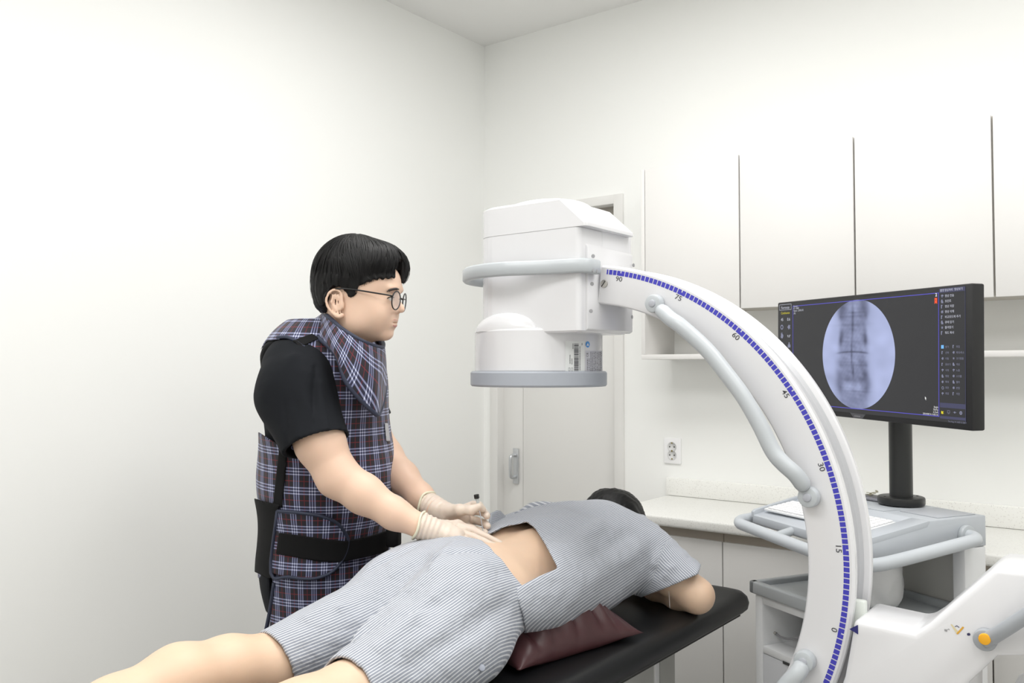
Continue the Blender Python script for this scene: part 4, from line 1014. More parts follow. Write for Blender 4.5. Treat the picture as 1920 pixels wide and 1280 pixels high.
# hands: right one flat on the patient's hip, left one pinching the needle
def hand(M, wrist, palm, fingers, thumb, g=0.0, kp=.007, kf=.0012):
    M.cone(wrist[0], palm[0][0], wrist[1]+g, palm[0][1]+g, kp)
    for (a, ra), (b, rb) in zip(palm[:-1], palm[1:]): M.cone(a, b, ra+g, rb+g, kp)
    for F_ in fingers: M.chain([(p, r_+g) for p, r_ in F_], kf)
    M.chain([(p, r_+g) for p, r_ in thumb], .009)
pr_ = [(J(815, 995, 1.965), .025), (J(838, 997, 1.972), .021), (J(852, 1004, 1.968), .0195), (J(866, 1000, 1.985), .012)]
pr2 = [(J(838, 1004, 1.955), .019), (J(858, 1014, 1.955), .013)]
fR_ = [[(J(860, 988, 1.995), .0098), (J(886, 994, 2.000), .0086), (J(912, 1006, 2.000), .0076), (J(937, 1018, 1.998), .0062)],
       [(J(860, 998, 1.98), .0098), (J(886, 1006, 1.982), .0088), (J(908, 1015, 1.98), .0077), (J(928, 1023, 1.978), .0062)],
       [(J(856, 1008, 1.967), .0098), (J(880, 1016, 1.965), .0086), (J(899, 1023, 1.963), .0076), (J(914, 1028, 1.962), .0062)],
       [(J(852, 1013, 1.962), .0095), (J(872, 1020, 1.958), .0082), (J(890, 1025, 1.956), .0072), (J(902, 1028, 1.955), .0062)]]
tR_ = [(J(832, 986, 1.99), .014), (J(858, 984, 2.02), .0105), (J(884, 993, 2.03), .0092), (J(905, 1003, 2.03), .0075)]
pl_ = [(J(836, 963, 2.105), .024), (J(856, 965, 2.10), .0225), (J(868, 972, 2.095), .018)]
fL_ = [[(J(866, 955, 2.115), .0105), (J(887, 946, 2.12), .0094), (J(899, 947, 2.085), .0085), (J(905, 954, 2.06), .0075)],
       [(J(868, 962, 2.105), .0108), (J(893, 957, 2.115), .0098), (J(908, 961, 2.085), .0088), (J(913, 967, 2.062), .008)],
       [(J(868, 972, 2.10), .0105), (J(893, 976, 2.105), .0095), (J(908, 980, 2.08), .0085), (J(914, 986, 2.06), .0078)],
       [(J(864, 982, 2.09), .0098), (J(886, 990, 2.085), .0086), (J(900, 995, 2.065), .0076), (J(910, 998, 2.05), .0068)]]
tL_ = [(J(838, 960, 2.090), .019), (J(862, 956, 2.062), .0125), (J(882, 956, 2.050), .0096), (J(898, 949, 2.052), .008)]
gl = {}
for nm, W_, pal, fg, th in (('R', (WR, .0275), pr_, fR_, tR_), ('L', (armL[-1][0], .0265), pl_, fL_, tL_)):
    hand(body, W_, pal, fg, th, -.0016)
    g_ = Model(); hand(g_, W_, pal, fg, th, .0006); gl[nm] = g_
gl['R'].chain([(p, r_+.0006) for p, r_ in pr2], .008); body.chain([(p, r_-.0016) for p, r_ in pr2], .008)
# legs to the floor
hipc = J(612, 1040, 2.275); feet = []
for s in (1, -1):
    hp_ = hipc+RT_@np.array([0, s*.09, -.06]); kn = np.array([*(hipc+RT_@np.array([.02, s*.10, 0]))[:2], .49]); an = np.array([*(hipc+RT_@np.array([-.01, s*.11, 0]))[:2], .09])
    body.chain([(hp_, .085), (kn, .058), (np.array([*an[:2], .33]), .055), (an, .036)], .03)
    body.chain([(an+RT_@np.array([-.03, 0, -.045]), .036), (an+RT_@np.array([.14, s*.01, -.06]), .028)], .02); feet.append((hp_, kn, an))
for pr in neck.p: body.p.append(pr)
for pr in head.p: body.p.append(pr)
import time as _t; _t0 = _t.time()
man = thing('person', 'standing man in a plaid lead apron, black shirt and gloves, bending towards the patient', 'person', (hipc[0], hipc[1], 0))
bm_ = sdf_mesh(body, (hipc-np.array([.42, .5, 0]))*np.array([1, 1, 0])-np.array([0, 0, .01]), (1.34, -1.2, 1.74), .0032, 'body')
fin('body', bm_, M_skin, man)
print('body time', _t.time()-_t0)
# eyes, brows, lips
for s in (1, -1):
    b = bmesh.new(); bmesh.ops.create_uvsphere(b, u_segments=24, v_segments=16, radius=.0122)
    for v in b.verts: v.co = Vector(H(74.5, s*31, 16.5)+RH@np.array(v.co))
    eo = fin('eye', bm_mesh(b, 'e', 80), mat('eye_white', (.86, .85, .83), .25), man)
    b = ell_mesh(H(83.2, s*31.5, 16.5), hr(4, 5.6, 5.6), RH, 16); fin('iris', bm_mesh(b, 'e', 80), mat('iris_dark', (.10, .07, .06), .2), eo)
    pts = [H(x, s*y, z) for x, y, z in ((90.5, 12, 40), (91.5, 22, 43), (86, 36, 43), (74, 50, 38.5))]
    if s < 0: pts = hit([725.5, 733, 741, 747.5], [546.5, 543, 541.5, 542], head, .0010)
    tube('eyebrow', smooth_path(pts, 6), [.0012]*3+[.0030]*13+[.0016]*3, mat('brow_dark', (.22, .19, .18), .7), man, 8)
    if s < 0: tube('eyelashes', smooth_path(hit([726, 730, 735, 739], [559.5, 557, 556.5, 557.5], head, .0004), 5), .0011, M_hair, man, 6)
lips = Model(); lips.ell(H(83.0, 0, -35), hr(5.4, 23, 4.0), RH, .003).ell(H(80.8, 0, -48), hr(6, 20, 4.9), RH, .003).ell(H(90, 0, -41.3), hr(15, 27, 1.2), RH, .0015, 's')
fin('lips', sdf_mesh(lips, H(84, 0, -41)-.03, H(84, 0, -41)+.03, .0014, 'lips'), mat('lip_pink', (.80, .56, .52), .45), man)
# hair: a shaped cap plus many locks combed over it
def nz(P, fs, seed, amp=1.0):
    r_ = np.random.RandomState(seed); o = 0
    for _ in range(6): k = r_.normal(0, fs, 3); o = o+np.sin(P@k+r_.rand()*6.3)
    return o/6*amp
hm = Model()
hm.ell(H(-22, 0, 78), hr(103, 90, 98), RH, .02).ell(H(-42, 0, 40), hr(80, 84, 72), RH, .02).ell(H(48, 0, 100), hr(58, 78, 55), RH, .02)
hm.ell(H(84, 26, 90), hr(24, 34, 38), RH, .015).ell(H(-54, 0, 22), hr(62, 70, 56), RH, .02)
def hairf(P):
    q = (P-HO)@RH*1000; x, y, z = q[:, 0], q[:, 1], q[:, 2]; ya = np.abs(y)
    d = smin(hm(P), head(P)-.0075, .006)
    # hairline height as a function of x (front rises, sideburn, behind the ear, nape)
    zl = np.interp(x, [-130, -100, -70, -60, -52, -40, -24, -14, -4, 4, 11, 18, 28, 44, 60, 72, 95], [-6, -12, -16, 2, 30, 38, 38, 22, 10, 8, 18, 40, 50, 54, 58, 62, 66])
    zf = np.interp(x, [-130, -100, -70, -60, -52, -22, -5, 12, 40, 70, 85, 110], [-6, -12, -16, 2, 30, 36, 12, 38, 52, 58, 60, 62])
    zm = np.interp(x, [55, 66, 78, 95], [56, 72, 100, 112]); zz = np.where(y > 9, zf, np.where((y > -34) & (x > 50), np.maximum(zm, zl), zl))+1.6*np.sin(x*.35+y*.25)+1.2*np.sin(x*.9-y*.6)+nz(P, 260, 77, 5.0)
    part = np.exp(-((y+10)/6.0)**2)*np.clip((x-60)/25, 0, 1)
    d = np.maximum(d, (zz-z)*.001)
    d = d+part*.009+.0012*np.sin((y*.9+x*.15)*.8+z*.08)+nz(P, 60, 5, .0022)
    d = d+.0005*np.sin(np.arctan2(q[:, 1], q[:, 0]+20)*46+np.sin(z*.05)*2)
    fade = np.clip((62-z)/60, 0, 1)*np.clip((x+75)/15, 0, 1)*np.clip((30-x)/15, 0, 1); d = d+fade*.009
    return d
fin('hair', sdf_mesh(hairf, H(-10, 0, 70)-.175, H(-10, 0, 70)+.175, .0024, 'hair'), M_hair, man)
rs = np.random.RandomState(2); crown = np.array([-20, 0, 170.]); V = []; F = []
nl = 0
for i in range(1500):
    a = rs.uniform(0, 2*math.pi); ln = rs.uniform(.35, 1.0); st_ = rs.uniform(.02, .55)
    dirn = np.array([math.cos(a), math.sin(a)])
    pts = []
    L_ = rs.uniform(.25, .5)
    for k in range(9):
        th_ = (st_+L_*k/8)*1.95; ph_ = a+.25*math.sin(3*a)*k/8
        d = np.array([math.sin(th_)*math.cos(ph_), math.sin(th_)*math.sin(ph_), math.cos(th_)])
        pts.append(d)
    D_ = np.array(pts); c0 = np.array([-12, 0, 66.]); rr_ = np.full(9, 150.)
    for _ in range(10):
        P_ = HO+((c0+D_*rr_[:, None])*.001)@RH.T; rr_ = rr_-1000*.8*(hm(P_, False)-.0015-.0012*np.sin(i))
    q = c0+D_*rr_[:, None]
    keep = hairf(HO+(q*.001)@RH.T-0*q) < .010
    if keep.sum() < 5 or not keep[:4].all(): continue
    q = q[:int(keep.argmin()) if not keep.all() else 9]
    if len(q) < 4: continue
    T_ = np.gradient(q, axis=0); T_ /= np.linalg.norm(T_, axis=1)[:, None]; n_ = q-c0; n_ /= np.linalg.norm(n_, axis=1)[:, None]; s_ = np.cross(T_, n_)
    w_ = np.linspace(1, .12, len(q))*rs.uniform(.9, 2.6); base_i = len(V)
    for k in range(len(q)):
        for u, v in ((-1, -.3), (0, .8), (1, -.3)): V.append(HO+RH@((q[k]+s_[k]*u*w_[k]+n_[k]*v*w_[k]*.8)*.001))
        if k:
            o1, o0 = base_i+3*k, base_i+3*k-3
            for u in (0, 1): F.append((o0+u, o0+u+1, o1+u+1, o1+u))
me = bpy.data.meshes.new('locks'); me.from_pydata([tuple(v) for v in V], [], F); me.update()
lk = fin('hair_locks', me, M_hair, man, smooth=True); lk['kind'] = 'stuff'
# glasses
M_fr = mat('glasses_black', (.06, .06, .07), .3); M_glass = mat('lens_glass', (.95, .96, .97), .03, alpha=.13, spec=.5)
gs_ = []
for s in (-1, 1):
    c = np.array([97, s*33, 10.]); an = np.linspace(0, 2*math.pi, 40, endpoint=False)
    tlt = math.radians(-8*s)
    ring = [H(*(c+np.array([-23*math.cos(a)*s*math.sin(-tlt)*s+2.5*math.sin(a), 23*math.cos(a)*math.cos(tlt), 22*math.sin(a)]))) for a in an]
    rim_ = tube('glasses_rim', ring, .00155, M_fr, man, 8, closed=True)
    n = np.cross(ring[10]-ring[0], ring[20]-ring[0]); n /= np.linalg.norm(n)
    b = bmesh.new(); A = [b.verts.new(Vector(p+n*.0005)) for p in ring]; B_ = [b.verts.new(Vector(p-n*.0005)) for p in ring]; b.faces.new(A); b.faces.new(B_[::-1])
    for i in range(40): b.faces.new((A[i], B_[i], B_[(i+1) % 40], A[(i+1) % 40]))
    fin('lens', bm_mesh(b), M_glass, rim_)
    hp1 = H(94, s*55, 19); tube('glasses_temple', smooth_path([hp1, H(88, s*64, 20.5), H(60, s*72, 25), H(10, s*79, 33), H(-30, s*84, 36), H(-52, s*83, 28), H(-64, s*80, 20)], 6), .0019, M_fr, man, 8)
tube('glasses_bridge', smooth_path([H(98, -10.5, 15), H(100.5, 0, 18), H(98, 10.5, 15)], 6), .0011, M_fr, man, 8)
# gloves
def glove_f(g_, ax_a, ax_b, seed):
    a, b = np.asarray(ax_a), np.asarray(ax_b); d = b-a; d = d/np.linalg.norm(d)
    def f(P):
        s = (P-a)@d; D = g_(P)+nz(P, 130, seed, .0006)+.0015*np.sin(s*520+nz(P, 40, seed+1, 2.5))*np.exp(-(s/.05)**2)
        return np.maximum(D, -s)
    return f
M_glove = mat('latex_glove', (0.86, 0.80, 0.745), 0.42, sss=.15, bump=.35, bscale=90, bdist=.002); M_cuff = mat('glove_cuff', (0.89, 0.875, 0.78), 0.45, bump=.4, bscale=90)
for nm, a0, a1, ctr in (('R', J(785, 984, 1.965), J(815, 995, 1.965), J(855, 1003, 1.975)), ('L', J(800, 944, 2.14), J(836, 963, 2.105), J(862, 968, 2.09))):
    g_ = gl[nm]; d = (a1-a0)/np.linalg.norm(a1-a0)
    g_.cone(a0-d*.004, a1, .0325 if nm == 'R' else .0315, .026, .008)
    go = fin('glove', sdf_mesh(glove_f(g_, a0, a1, 3 if nm == 'R' else 8), ctr-.11, ctr+.11, .0019, 'glove'), M_glove, man)
    go['label'] = 'thin white rubber glove on the '+('hand resting on the hip' if nm == 'R' else 'hand holding the needle')
    # rolled cuff ring
    u = np.cross(d, E3); u /= np.linalg.norm(u); v = np.cross(d, u); rr0 = .0325 if nm == 'R' else .0315
    ringp = [a0+(u*math.cos(t_)+v*math.sin(t_))*(rr0+.0004+.0008*math.sin(5*t_))+d*(.0022*math.sin(3*t_+1)) for t_ in np.linspace(0, 2*math.pi, 48, endpoint=False)]
    tube('glove_cuff', ringp, .0028, M_cuff, go, 10, closed=True)
# ---- black shirt
def hollow(f, off, th): return lambda P: np.maximum(f(P)-off, -(f(P)-off+th))
slv = Model(); slv.chain([(p_, r_+.013) for p_, r_ in armR[:3]], .03).cone(J(548, 690, 2.09), J(548, 742, 2.055), .066, .080, .03).cone(J(548, 742, 2.055), J(589, 832, 2.0), .080, .074, .03)
hemA = J(592, 832, 2.0); hemD = J(592, 832, 2.0)-J(560, 730, 2.05); hemD /= np.linalg.norm(hemD)
shm = Model()
for pr in tors.p: shm.p.append((lambda P, g=pr[0]: g(P)-.010, pr[1], pr[2]+.01, 'u', pr[4]))
for pr in slv.p: shm.p.append(pr)
slL = Model(); slL.cone(J(645, 690, 2.36), J(690, 790, 2.37), .072, .07, .03)
for pr in slL.p: shm.p.append(pr)
hemB = J(690, 795, 2.37); hemE = J(690, 795, 2.37)-J(650, 710, 2.37); hemE /= np.linalg.norm(hemE)
zcol = J(600, 640, 2.2)[2]
def fold(P, a, b, w_, amp):
    a, b = np.asarray(a), np.asarray(b); ba = b-a; h = np.clip((P-a)@ba/(ba@ba), 0, 1); d = np.linalg.norm(P-a-h[:, None]*ba, axis=1)
    return amp*np.exp(-(d/w_)**2)
SF = [(J(552, 665, 1.99), J(500, 745, 1.99), .014, .006), (J(575, 700, 1.98), J(560, 820, 1.93), .012, .006), (J(600, 720, 1.99), J(612, 815, 1.95), .010, .005), (J(530, 690, 1.99), J(545, 830, 1.95), .010, -.006), (J(560, 730, 1.97), J(590, 780, 1.94), .012, .004), (J(590, 690, 2.0), J(585, 820, 1.94), .008, -.005)]
def shirt_f(P):
    D = shm(P)+nz(P, 14, 21, .0045)+nz(P, 35, 22, .0016)
    for a_, b_, w_, am in SF: D = D-fold(P, a_, b_, w_, am)
    pr1 = (P-hemA)@hemD; inn = shm(P)+.010
    D = np.where(((pr1 > -.035) & (np.linalg.norm(P-hemA, axis=1) < .13)) | (((P-hemB)@hemE > -.035) & (np.linalg.norm(P-hemB, axis=1) < .12)), np.maximum(D, -inn), D)
    pr1 = (P-hemA)@hemD; n1 = np.linalg.norm(P-hemA, axis=1)
    D = np.where(n1 < .14, np.maximum(D, pr1), D); pr2_ = (P-hemB)@hemE; n2 = np.linalg.norm(P-hemB, axis=1); D = np.where(n2 < .13, np.maximum(D, pr2_), D)
    return np.maximum(D, P[:, 2]-zcol)
lo_ = np.minimum(J(480, 650, 2.3), J(480, 1130, 2.3))-np.array([.15, .35, .02]); hi_ = np.array([1.12, -1.25, 1.46])
fin('shirt', sdf_mesh(shirt_f, (lo_[0], lo_[1], .82), hi_, .004, 'shirt'), M_blk, man)
# ---- plaid lead apron
apr = Model()
for pr in tors.p: apr.p.append((lambda P, g=pr[0]: g(P)-.024, pr[1], pr[2]+.024, 'u', pr[4]))
apr.ell(J(612, 1150, 2.28), (.165, .205, .24), RT_, .05)
tc_ = J(612, 850, 2.25)
def tloc(P): q = (P-tc_)@RT_; return q
hole = [(500, 640), (545, 632), (578, 655), (600, 700), (624, 760), (643, 815), (600, 840), (520, 832), (470, 800), (465, 690)]
hole2 = [(640, 640), (690, 660), (715, 690), (735, 740), (740, 800), (700, 830), (650, 800)]
slit = [(455, 1083), (510, 1083), (512, 1095), (495, 1300), (440, 1300)]
def apron_f(P):
    D = apr(P)+nz(P, 10, 31, .003)
    q = tloc(P)
    D = np.maximum(D, -(apr(P)+.014))
    D = np.where(q[:, 1] < -.02, np.maximum(D, -poly_sd(P, hole)), np.maximum(D, -(np.linalg.norm(P-J(650, 705, 2.38), axis=1)-.085)))
    D = np.where(q[:, 0] < .05, np.maximum(D, -poly_sd(P, slit)), D)
    D = np.maximum(D, P[:, 2]-J(600, 600, 2.2)[2]); return np.maximum(D, .60-P[:, 2])
me = sdf_mesh(apron_f, (lo_[0]-.05, lo_[1]-.05, .58), (1.14, -1.2, 1.5), .0042, 'apron')
def tpat(P, tilt=0.0):
    q = tloc(P); th = np.arctan2(-q[:, 1]/.21, q[:, 0]/.165); return th*.190+tilt*q[:, 2], q[:, 2]+.03*q[:, 0]
set_pat(me, *tpat(verts(me))); apo = fin('lead_apron', me, M_plaid, man); apo['label'] = 'navy, white and red plaid lead apron'
print('man cloth time', _t.time()-_t0)
def aprs(P): return apr(P)
def edge_tube(name, pts, off, r_, m, n=6):
    pp = smooth_path(np.array(pts, float), n); return tube(name, hit(pp[:, 0], pp[:, 1], aprs, off), r_, m, man, 8)
edge_tube('apron_piping', [(520, 632), (545, 634), (576, 656), (599, 700), (622, 760), (641, 812)], .001, .0045, M_pipe)
edge_tube('apron_piping', [(514, 1092), (507, 1140), (497, 1190)], .001, .005, M_pipe)
def shell(name, poly, o0, o1, m, h=.0028, near=True, pat=False, par=None, patarg=0.0):
    def f(P):
        a = apr(P); D = np.maximum(a-o1, o0-a); D = np.maximum(D, poly_sd(P, poly))
        if near: D = np.maximum(D, tloc(P)[:, 1]+.0)
        return D
    pp = np.array(poly, float); lo = np.minimum.reduce([J(x, y, t_) for x, y in pp for t_ in (1.95, 2.55)]); hi = np.maximum.reduce([J(x, y, t_) for x, y in pp for t_ in (1.95, 2.55)])
    me = sdf_mesh(f, lo, hi, h, name)
    if pat: set_pat(me, *tpat(verts(me), patarg))
    return fin(name, me, m, par or man)
shell('belt', [(465, 930), (490, 938), (524, 946), (516, 1082), (504, 1084), (478, 1072), (460, 1060)], -.008, .008, M_strap, .0036, near=False)
flap = [(520, 958), (560, 961), (605, 968), (634, 982), (650, 1004), (653, 1020), (644, 1046), (625, 1070), (600, 1082), (575, 1085), (540, 1081), (508, 1074)]
fl = shell('belt_flap', flap, -.008, .013, M_plaid, pat=True, patarg=.05)
edge_tube('flap_piping', flap+[flap[0]], .013, .0042, M_pipe, 4)
shell('waist_strap', [(523, 998), (560, 1003), (610, 1010), (646, 1014), (690, 1005), (760, 984), (765, 1022), (700, 1041), (640, 1054), (600, 1053), (517, 1038)], -.008, .0165, M_strap, .003)
shell('side_strap', [(523, 842), (539, 846), (529, 952), (511, 950)], -.008, .005, M_strap)
shell('shoulder_strap', [(548, 638), (585, 625), (600, 634), (561, 652)], -.006, .005, M_strap)
shell('chest_pouch', [(721, 793), (741.5, 793), (744, 827), (724, 827)], -.004, .004, mat('clear_pouch', (.72, .72, .74), .25), .0022)
# black pouch hanging in front of the waist
c = J(741, 1006, 2.17)
b = box_bm((-.020, -.02, -.024), (.012, .02, .024), .006, 3)
for v in b.verts: v.co = Vector(c+RT_@np.array(v.co))
fin('strap_end', bm_mesh(b), M_strap, man)
# lining that stands out over the shoulder
g = grid_interp([[J(492, 656, 2.17), J(499, 641, 2.17), J(519, 629, 2.17), J(548, 624, 2.15)], [J(489, 668, 2.13), J(497, 650, 2.10), J(520, 637, 2.09), J(552, 633, 2.10)], [J(490, 690, 2.15), J(500, 668, 2.11), J(522, 652, 2.09), J(550, 640, 2.10)]], 12, 8)
sheet('apron_lining', g, M_strap, man, .004)
g = grid_interp([[J(521, 629.5, 2.16), J(545, 622, 2.16), J(580, 611, 2.17), J(600, 606, 2.2)], [J(520, 633, 2.12), J(550, 630, 2.10), J(578, 634, 2.08), J(602, 650, 2.07)]], 14, 8)
uu, vv = np.meshgrid(np.linspace(0, .05, g.shape[1]), np.linspace(0, .10, g.shape[0]))
sheet('shoulder_yoke', g, M_plaid, man, .004, (vv, uu))
# thyroid collar
up_ = [J(606, 588, 2.22), J(614, 592, 2.08), J(640, 615, 2.025), J(668, 633, 2.015), (J(693, 645, 2.035)), J(716, 651, 2.10), J(717, 640, 2.19), J(700, 625, 2.26), J(650, 605, 2.30), J(615, 592, 2.29)]
md_ = [J(590, 602, 2.26), J(601, 612, 2.10), J(628, 645, 2.005), J(662, 682, 1.998), J(700, 706, 2.03), J(716, 695, 2.10), J(722, 680, 2.20), J(705, 650, 2.30), J(650, 618, 2.35), J(598, 600, 2.34)]
lo2 = [J(582, 612, 2.28), J(592, 628, 2.08), J(630, 665, 2.01), J(650, 718, 1.995), J(697, 770, 2.035), J(712, 772, 2.09), J(722, 720, 2.20), J(706, 672, 2.33), J(650, 630, 2.39), J(588, 610, 2.37)]
def cl(r_): return smooth_path(r_, 6, closed=True)
C1, C2, C3 = cl(up_), cl(md_), cl(lo2); G = []
for k in np.linspace(0, 1, 14):
    G.append(C1*(1-k)*(1-2*k)+4*C2*k*(1-k)+C3*k*(2*k-1))
G = np.array(G); G = np.concatenate([G, G[:, :1]], 1)
arc_ = np.concatenate([[0], np.cumsum(np.linalg.norm(np.diff(G[5], axis=0), axis=1))]); vv = np.concatenate([[0], np.cumsum(np.linalg.norm(np.diff(G[:, 12], axis=0), axis=1))])
UU = np.tile(arc_, (14, 1)); VV = np.tile(vv[:, None], (1, G.shape[1])); a_ = math.radians(12)
co = sheet('thyroid_collar', G, M_plaid, man, .006, ((UU*math.cos(a_)+VV*math.sin(a_))*1.25, (-UU*math.sin(a_)+VV*math.cos(a_))*1.25)); co['label'] = 'plaid neck shield with navy piping'
tube('collar_piping', C1, .0052, M_pipe, co, 10, closed=True); tube('collar_piping', C3, .0056, M_pipe, co, 10, closed=True)
# ---- trousers
trs = Model()
trs.ell(hipc-np.array([0, 0, .02]), (.150, .188, .17), RT_, .04)
for hp_, kn, an in feet: trs.chain([(hp_, .098), (kn, .078), (an, .07)], .03)
def trs_f(P): return np.maximum(np.maximum(trs(P)+nz(P, 16, 41, .005), -(trs(P)+.012)), np.maximum(P[:, 2]-1.02, .05-P[:, 2]))
fin('trousers', sdf_mesh(trs_f, (hipc[0]-.36, hipc[1]-.42, .03), (hipc[0]+.36, hipc[1]+.42, 1.05), .006, 'trousers'), M_trs, man)
# shirt tail over the hips, seen below the belt
def tail_f(P):
    D = trs(P)-.016+nz(P, 18, 43, .006); return np.maximum(np.maximum(D, -(D+.010)), np.maximum(np.maximum(P[:, 2]-1.0, J(480, 1125, 2.25)[2]-P[:, 2]), tloc(P)[:, 0]+.085))
fin('shirt_tail', sdf_mesh(tail_f, (hipc[0]-.36, hipc[1]-.42, .6), (hipc[0]+.36, hipc[1]+.42, 1.05), .005, 'tail'), M_blk, man)
for hp_, kn, an in feet:
    sm = Model(); sm.chain([(an+RT_@np.array([-.035, 0, -.045]), .045), (an+RT_@np.array([.05, 0, -.05]), .042), (an+RT_@np.array([.15, 0, -.058]), .038)], .02)
    fin('shoe', sdf_mesh(lambda P: np.maximum(sm(P), .001-P[:, 2]), an-np.array([.28, .28, .2]), an+np.array([.28, .28, .1]), .006, 'shoe'), mat('shoe_black', (.1, .1, .1), .5), man)
print('man total time', _t.time()-_t0)
# ---- needle
nt_ = thing('spinal_needle', 'thin steel needle with a black cap held upright between gloved fingers', 'needle', tuple(J(907, 1001, 2.035)))
pA, pB, pC, pD = J(893, 926.5, 2.055), J(894.3, 934.5, 2.055), J(898, 950, 2.052), J(907, 1003, 2.035)
b = cyl_bm(pA, pB, .0066, seg=6, r=.001); fin('cap', bm_mesh(b), mat('cap_black', (.06, .06, .065), .35), nt_)
cyl('hub', pB, pC, .0042, mat('clear_hub', (.86, .88, .88), .15, trans=.6), nt_, rb=.003, seg=16)
cyl('shaft', pC, pD, .0009, mat('needle_steel', (.75, .76, .80), .25, metal=.9), nt_, seg=10)
# ================================================================== the patient
_t1 = _t.time()
PX = 1.26
def W(*a): return np.array(a, float)
I3 = np.eye(3)
pt = Model()
pt.ell(W(PX, -1.10, .855), (.180, .20, .105), I3, .04).ell(W(PX, -1.01, .862), (.19, .11, .082), I3, .04).ell(W(PX, -1.36, .858), (.160, .24, .110), I3, .06)
pt.ell(W(PX, -1.62, .852), (.178, .17, .112), I3, .05)
for s in (1, -1): pt.ell(W(PX+s*.085, -1.70, .862+.008*s), (.095, .12, .092), I3, .03)
pt.cone(W(PX, -1.12, .982), W(PX, -1.56, .976), .016, .014, .03, 's')
legN = [(W(1.345, -1.74, .83), .088), (W(1.362, -1.93, .785), .070), (W(1.37, -2.06, .770), .058), (W(1.37, -2.14, .772), .056), (W(1.365, -2.25, .784), .057), (W(1.35, -2.50, .755), .036)]
legF = [(W(1.175, -1.74, .825), .084), (W(1.145, -1.93, .785), .068), (W(1.128, -2.04, .772), .058), (W(1.12, -2.12, .789), .057), (W(1.115, -2.22, .795), .059), (W(1.108, -2.34, .778), .050), (W(1.10, -2.48, .762), .037)]
for lg in (legN, legF):
    pt.chain(lg, .03); a = lg[-1][0]; pt.chain([(a+W(0, -.05, .0), .034), (a+W(0, -.12, -.01), .026)], .02).chain([(a+W(0, -.06, .02), .03), (a+W(0, -.10, -.005), .03)], .02)
armN = [(W(1.375, -1.01, .855), .064), (W(1.46, -1.0, .805), .052), (W(1.532, -.985, .757), .043), (W(1.47, -.965, .748), .041), (W(1.38, -.93, .742), .032), (W(1.31, -.895, .738), .025)]
armF = [(W(1.14, -1.01, .855), .064), (W(1.05, -1.0, .805), .052), (W(.99, -.975, .757), .043), (W(1.05, -.945, .748), .040), (W(1.12, -.91, .742), .030), (W(1.18, -.885, .738), .025)]
for ar in (armN, armF):
    pt.chain(ar, .02); h0 = ar[-1][0]; dr_ = -1 if ar is armN else 1
    pt.chain([(h0, .024), (h0+W(dr_*.05, .02, 0), .020)], .01)
    for k in range(4): pt.chain([(h0+W(dr_*.05, .035-.018*k, 0), .0095), (h0+W(dr_*.09, .045-.021*k, -.002), .0085), (h0+W(dr_*.118, .048-.022*k, -.008), .0075)], .003)
    pt.chain([(h0+W(dr_*.02, -.01, 0), .012), (h0+W(dr_*.045, -.038, -.002), .009)], .004)
HC2 = W(1.198, -.850, .884)
pt.ell(HC2, (.078, .098, .088), I3, .02).ell(HC2+W(0, -.035, -.04), (.060, .065, .055), I3, .03).cone(W(1.235, -1.0, .885), W(1.21, -.90, .865), .064, .060, .03)
pt.cone(HC2+W(0, -.03, -.088), HC2+W(0, -.045, -.104), .009, .010, .006)
for s in (1, -1): pt.ell(HC2+W(s*.079, -.025, -.012), (.006, .018, .03), I3, .004)
pat_ = thing('person', 'patient in grey striped gown and shorts lying face down on the black table', 'person', (PX, -1.5, TZ))
fin('body', sdf_mesh(pt, (.90, -2.72, .70), (1.64, -.70, 1.04), .0048, 'patient'), M_skin2, pat_)
# hair
ph = Model(); ph.ell(HC2+W(0, .012, .012), (.088, .100, .098), I3, .02).ell(HC2+W(0, -.03, .02), (.084, .07, .088), I3, .03)
def phf(P):
    D = ph(P)+nz(P, 55, 61, .0035)+nz(P*W(1, .35, 1), 320, 62, .0022); q = P-HC2
    D = D+.010*np.exp(-((q[:, 0]+.012)/.008)**2)*np.clip((q[:, 2]-.05)/.03, 0, 1)*(np.abs(q[:, 1]-.01) < .03)
    return np.maximum(D, -.045-.5*q[:, 1]-q[:, 2])
fin('hair', sdf_mesh(phf, HC2-.13, HC2+.13, .003, 'phair'), M_hair, pat_)
# ---- shorts
M_str = striped('striped_gown_cloth', .0066, (0.56, 0.58, 0.625), (0.81, 0.82, 0.84), .19, .55)
def off(M_, g):
    o = Model()
    for pr in M_.p: o.p.append((lambda P, q=pr[0]: q(P)-g, pr[1], pr[2]+g, pr[3], pr[4]))
    return o
sh = Model()
sh.ell(W(PX, -1.62, .855), (.192, .18, .122), I3, .05)
for s in (1, -1): sh.ell(W(PX+s*.085, -1.70, .861+.010*s), (.106, .13, .102), I3, .03)
sh.cone(W(1.345, -1.76, .828), W(1.372, -2.08, .770), .102, .067, .05).cone(W(1.175, -1.76, .826), W(1.132, -2.06, .773), .092, .066, .05)
sh.ell(W(1.375, -1.80, .785), (.10, .17, .085), I3, .05)
hn = W(.06, -1, -.1); hn /= np.linalg.norm(hn); hf = W(-.10, -1, -.28); hf /= np.linalg.norm(hf)
def fold(P, a, b, w_, amp, ln=None):
    """one soft ridge running from a to b"""
    a, b = np.asarray(a), np.asarray(b); ba = b-a; h = np.clip((P-a)@ba/(ba@ba), 0, 1); d = np.linalg.norm(P-a-h[:, None]*ba, axis=1)
    return amp*np.exp(-(d/w_)**2)
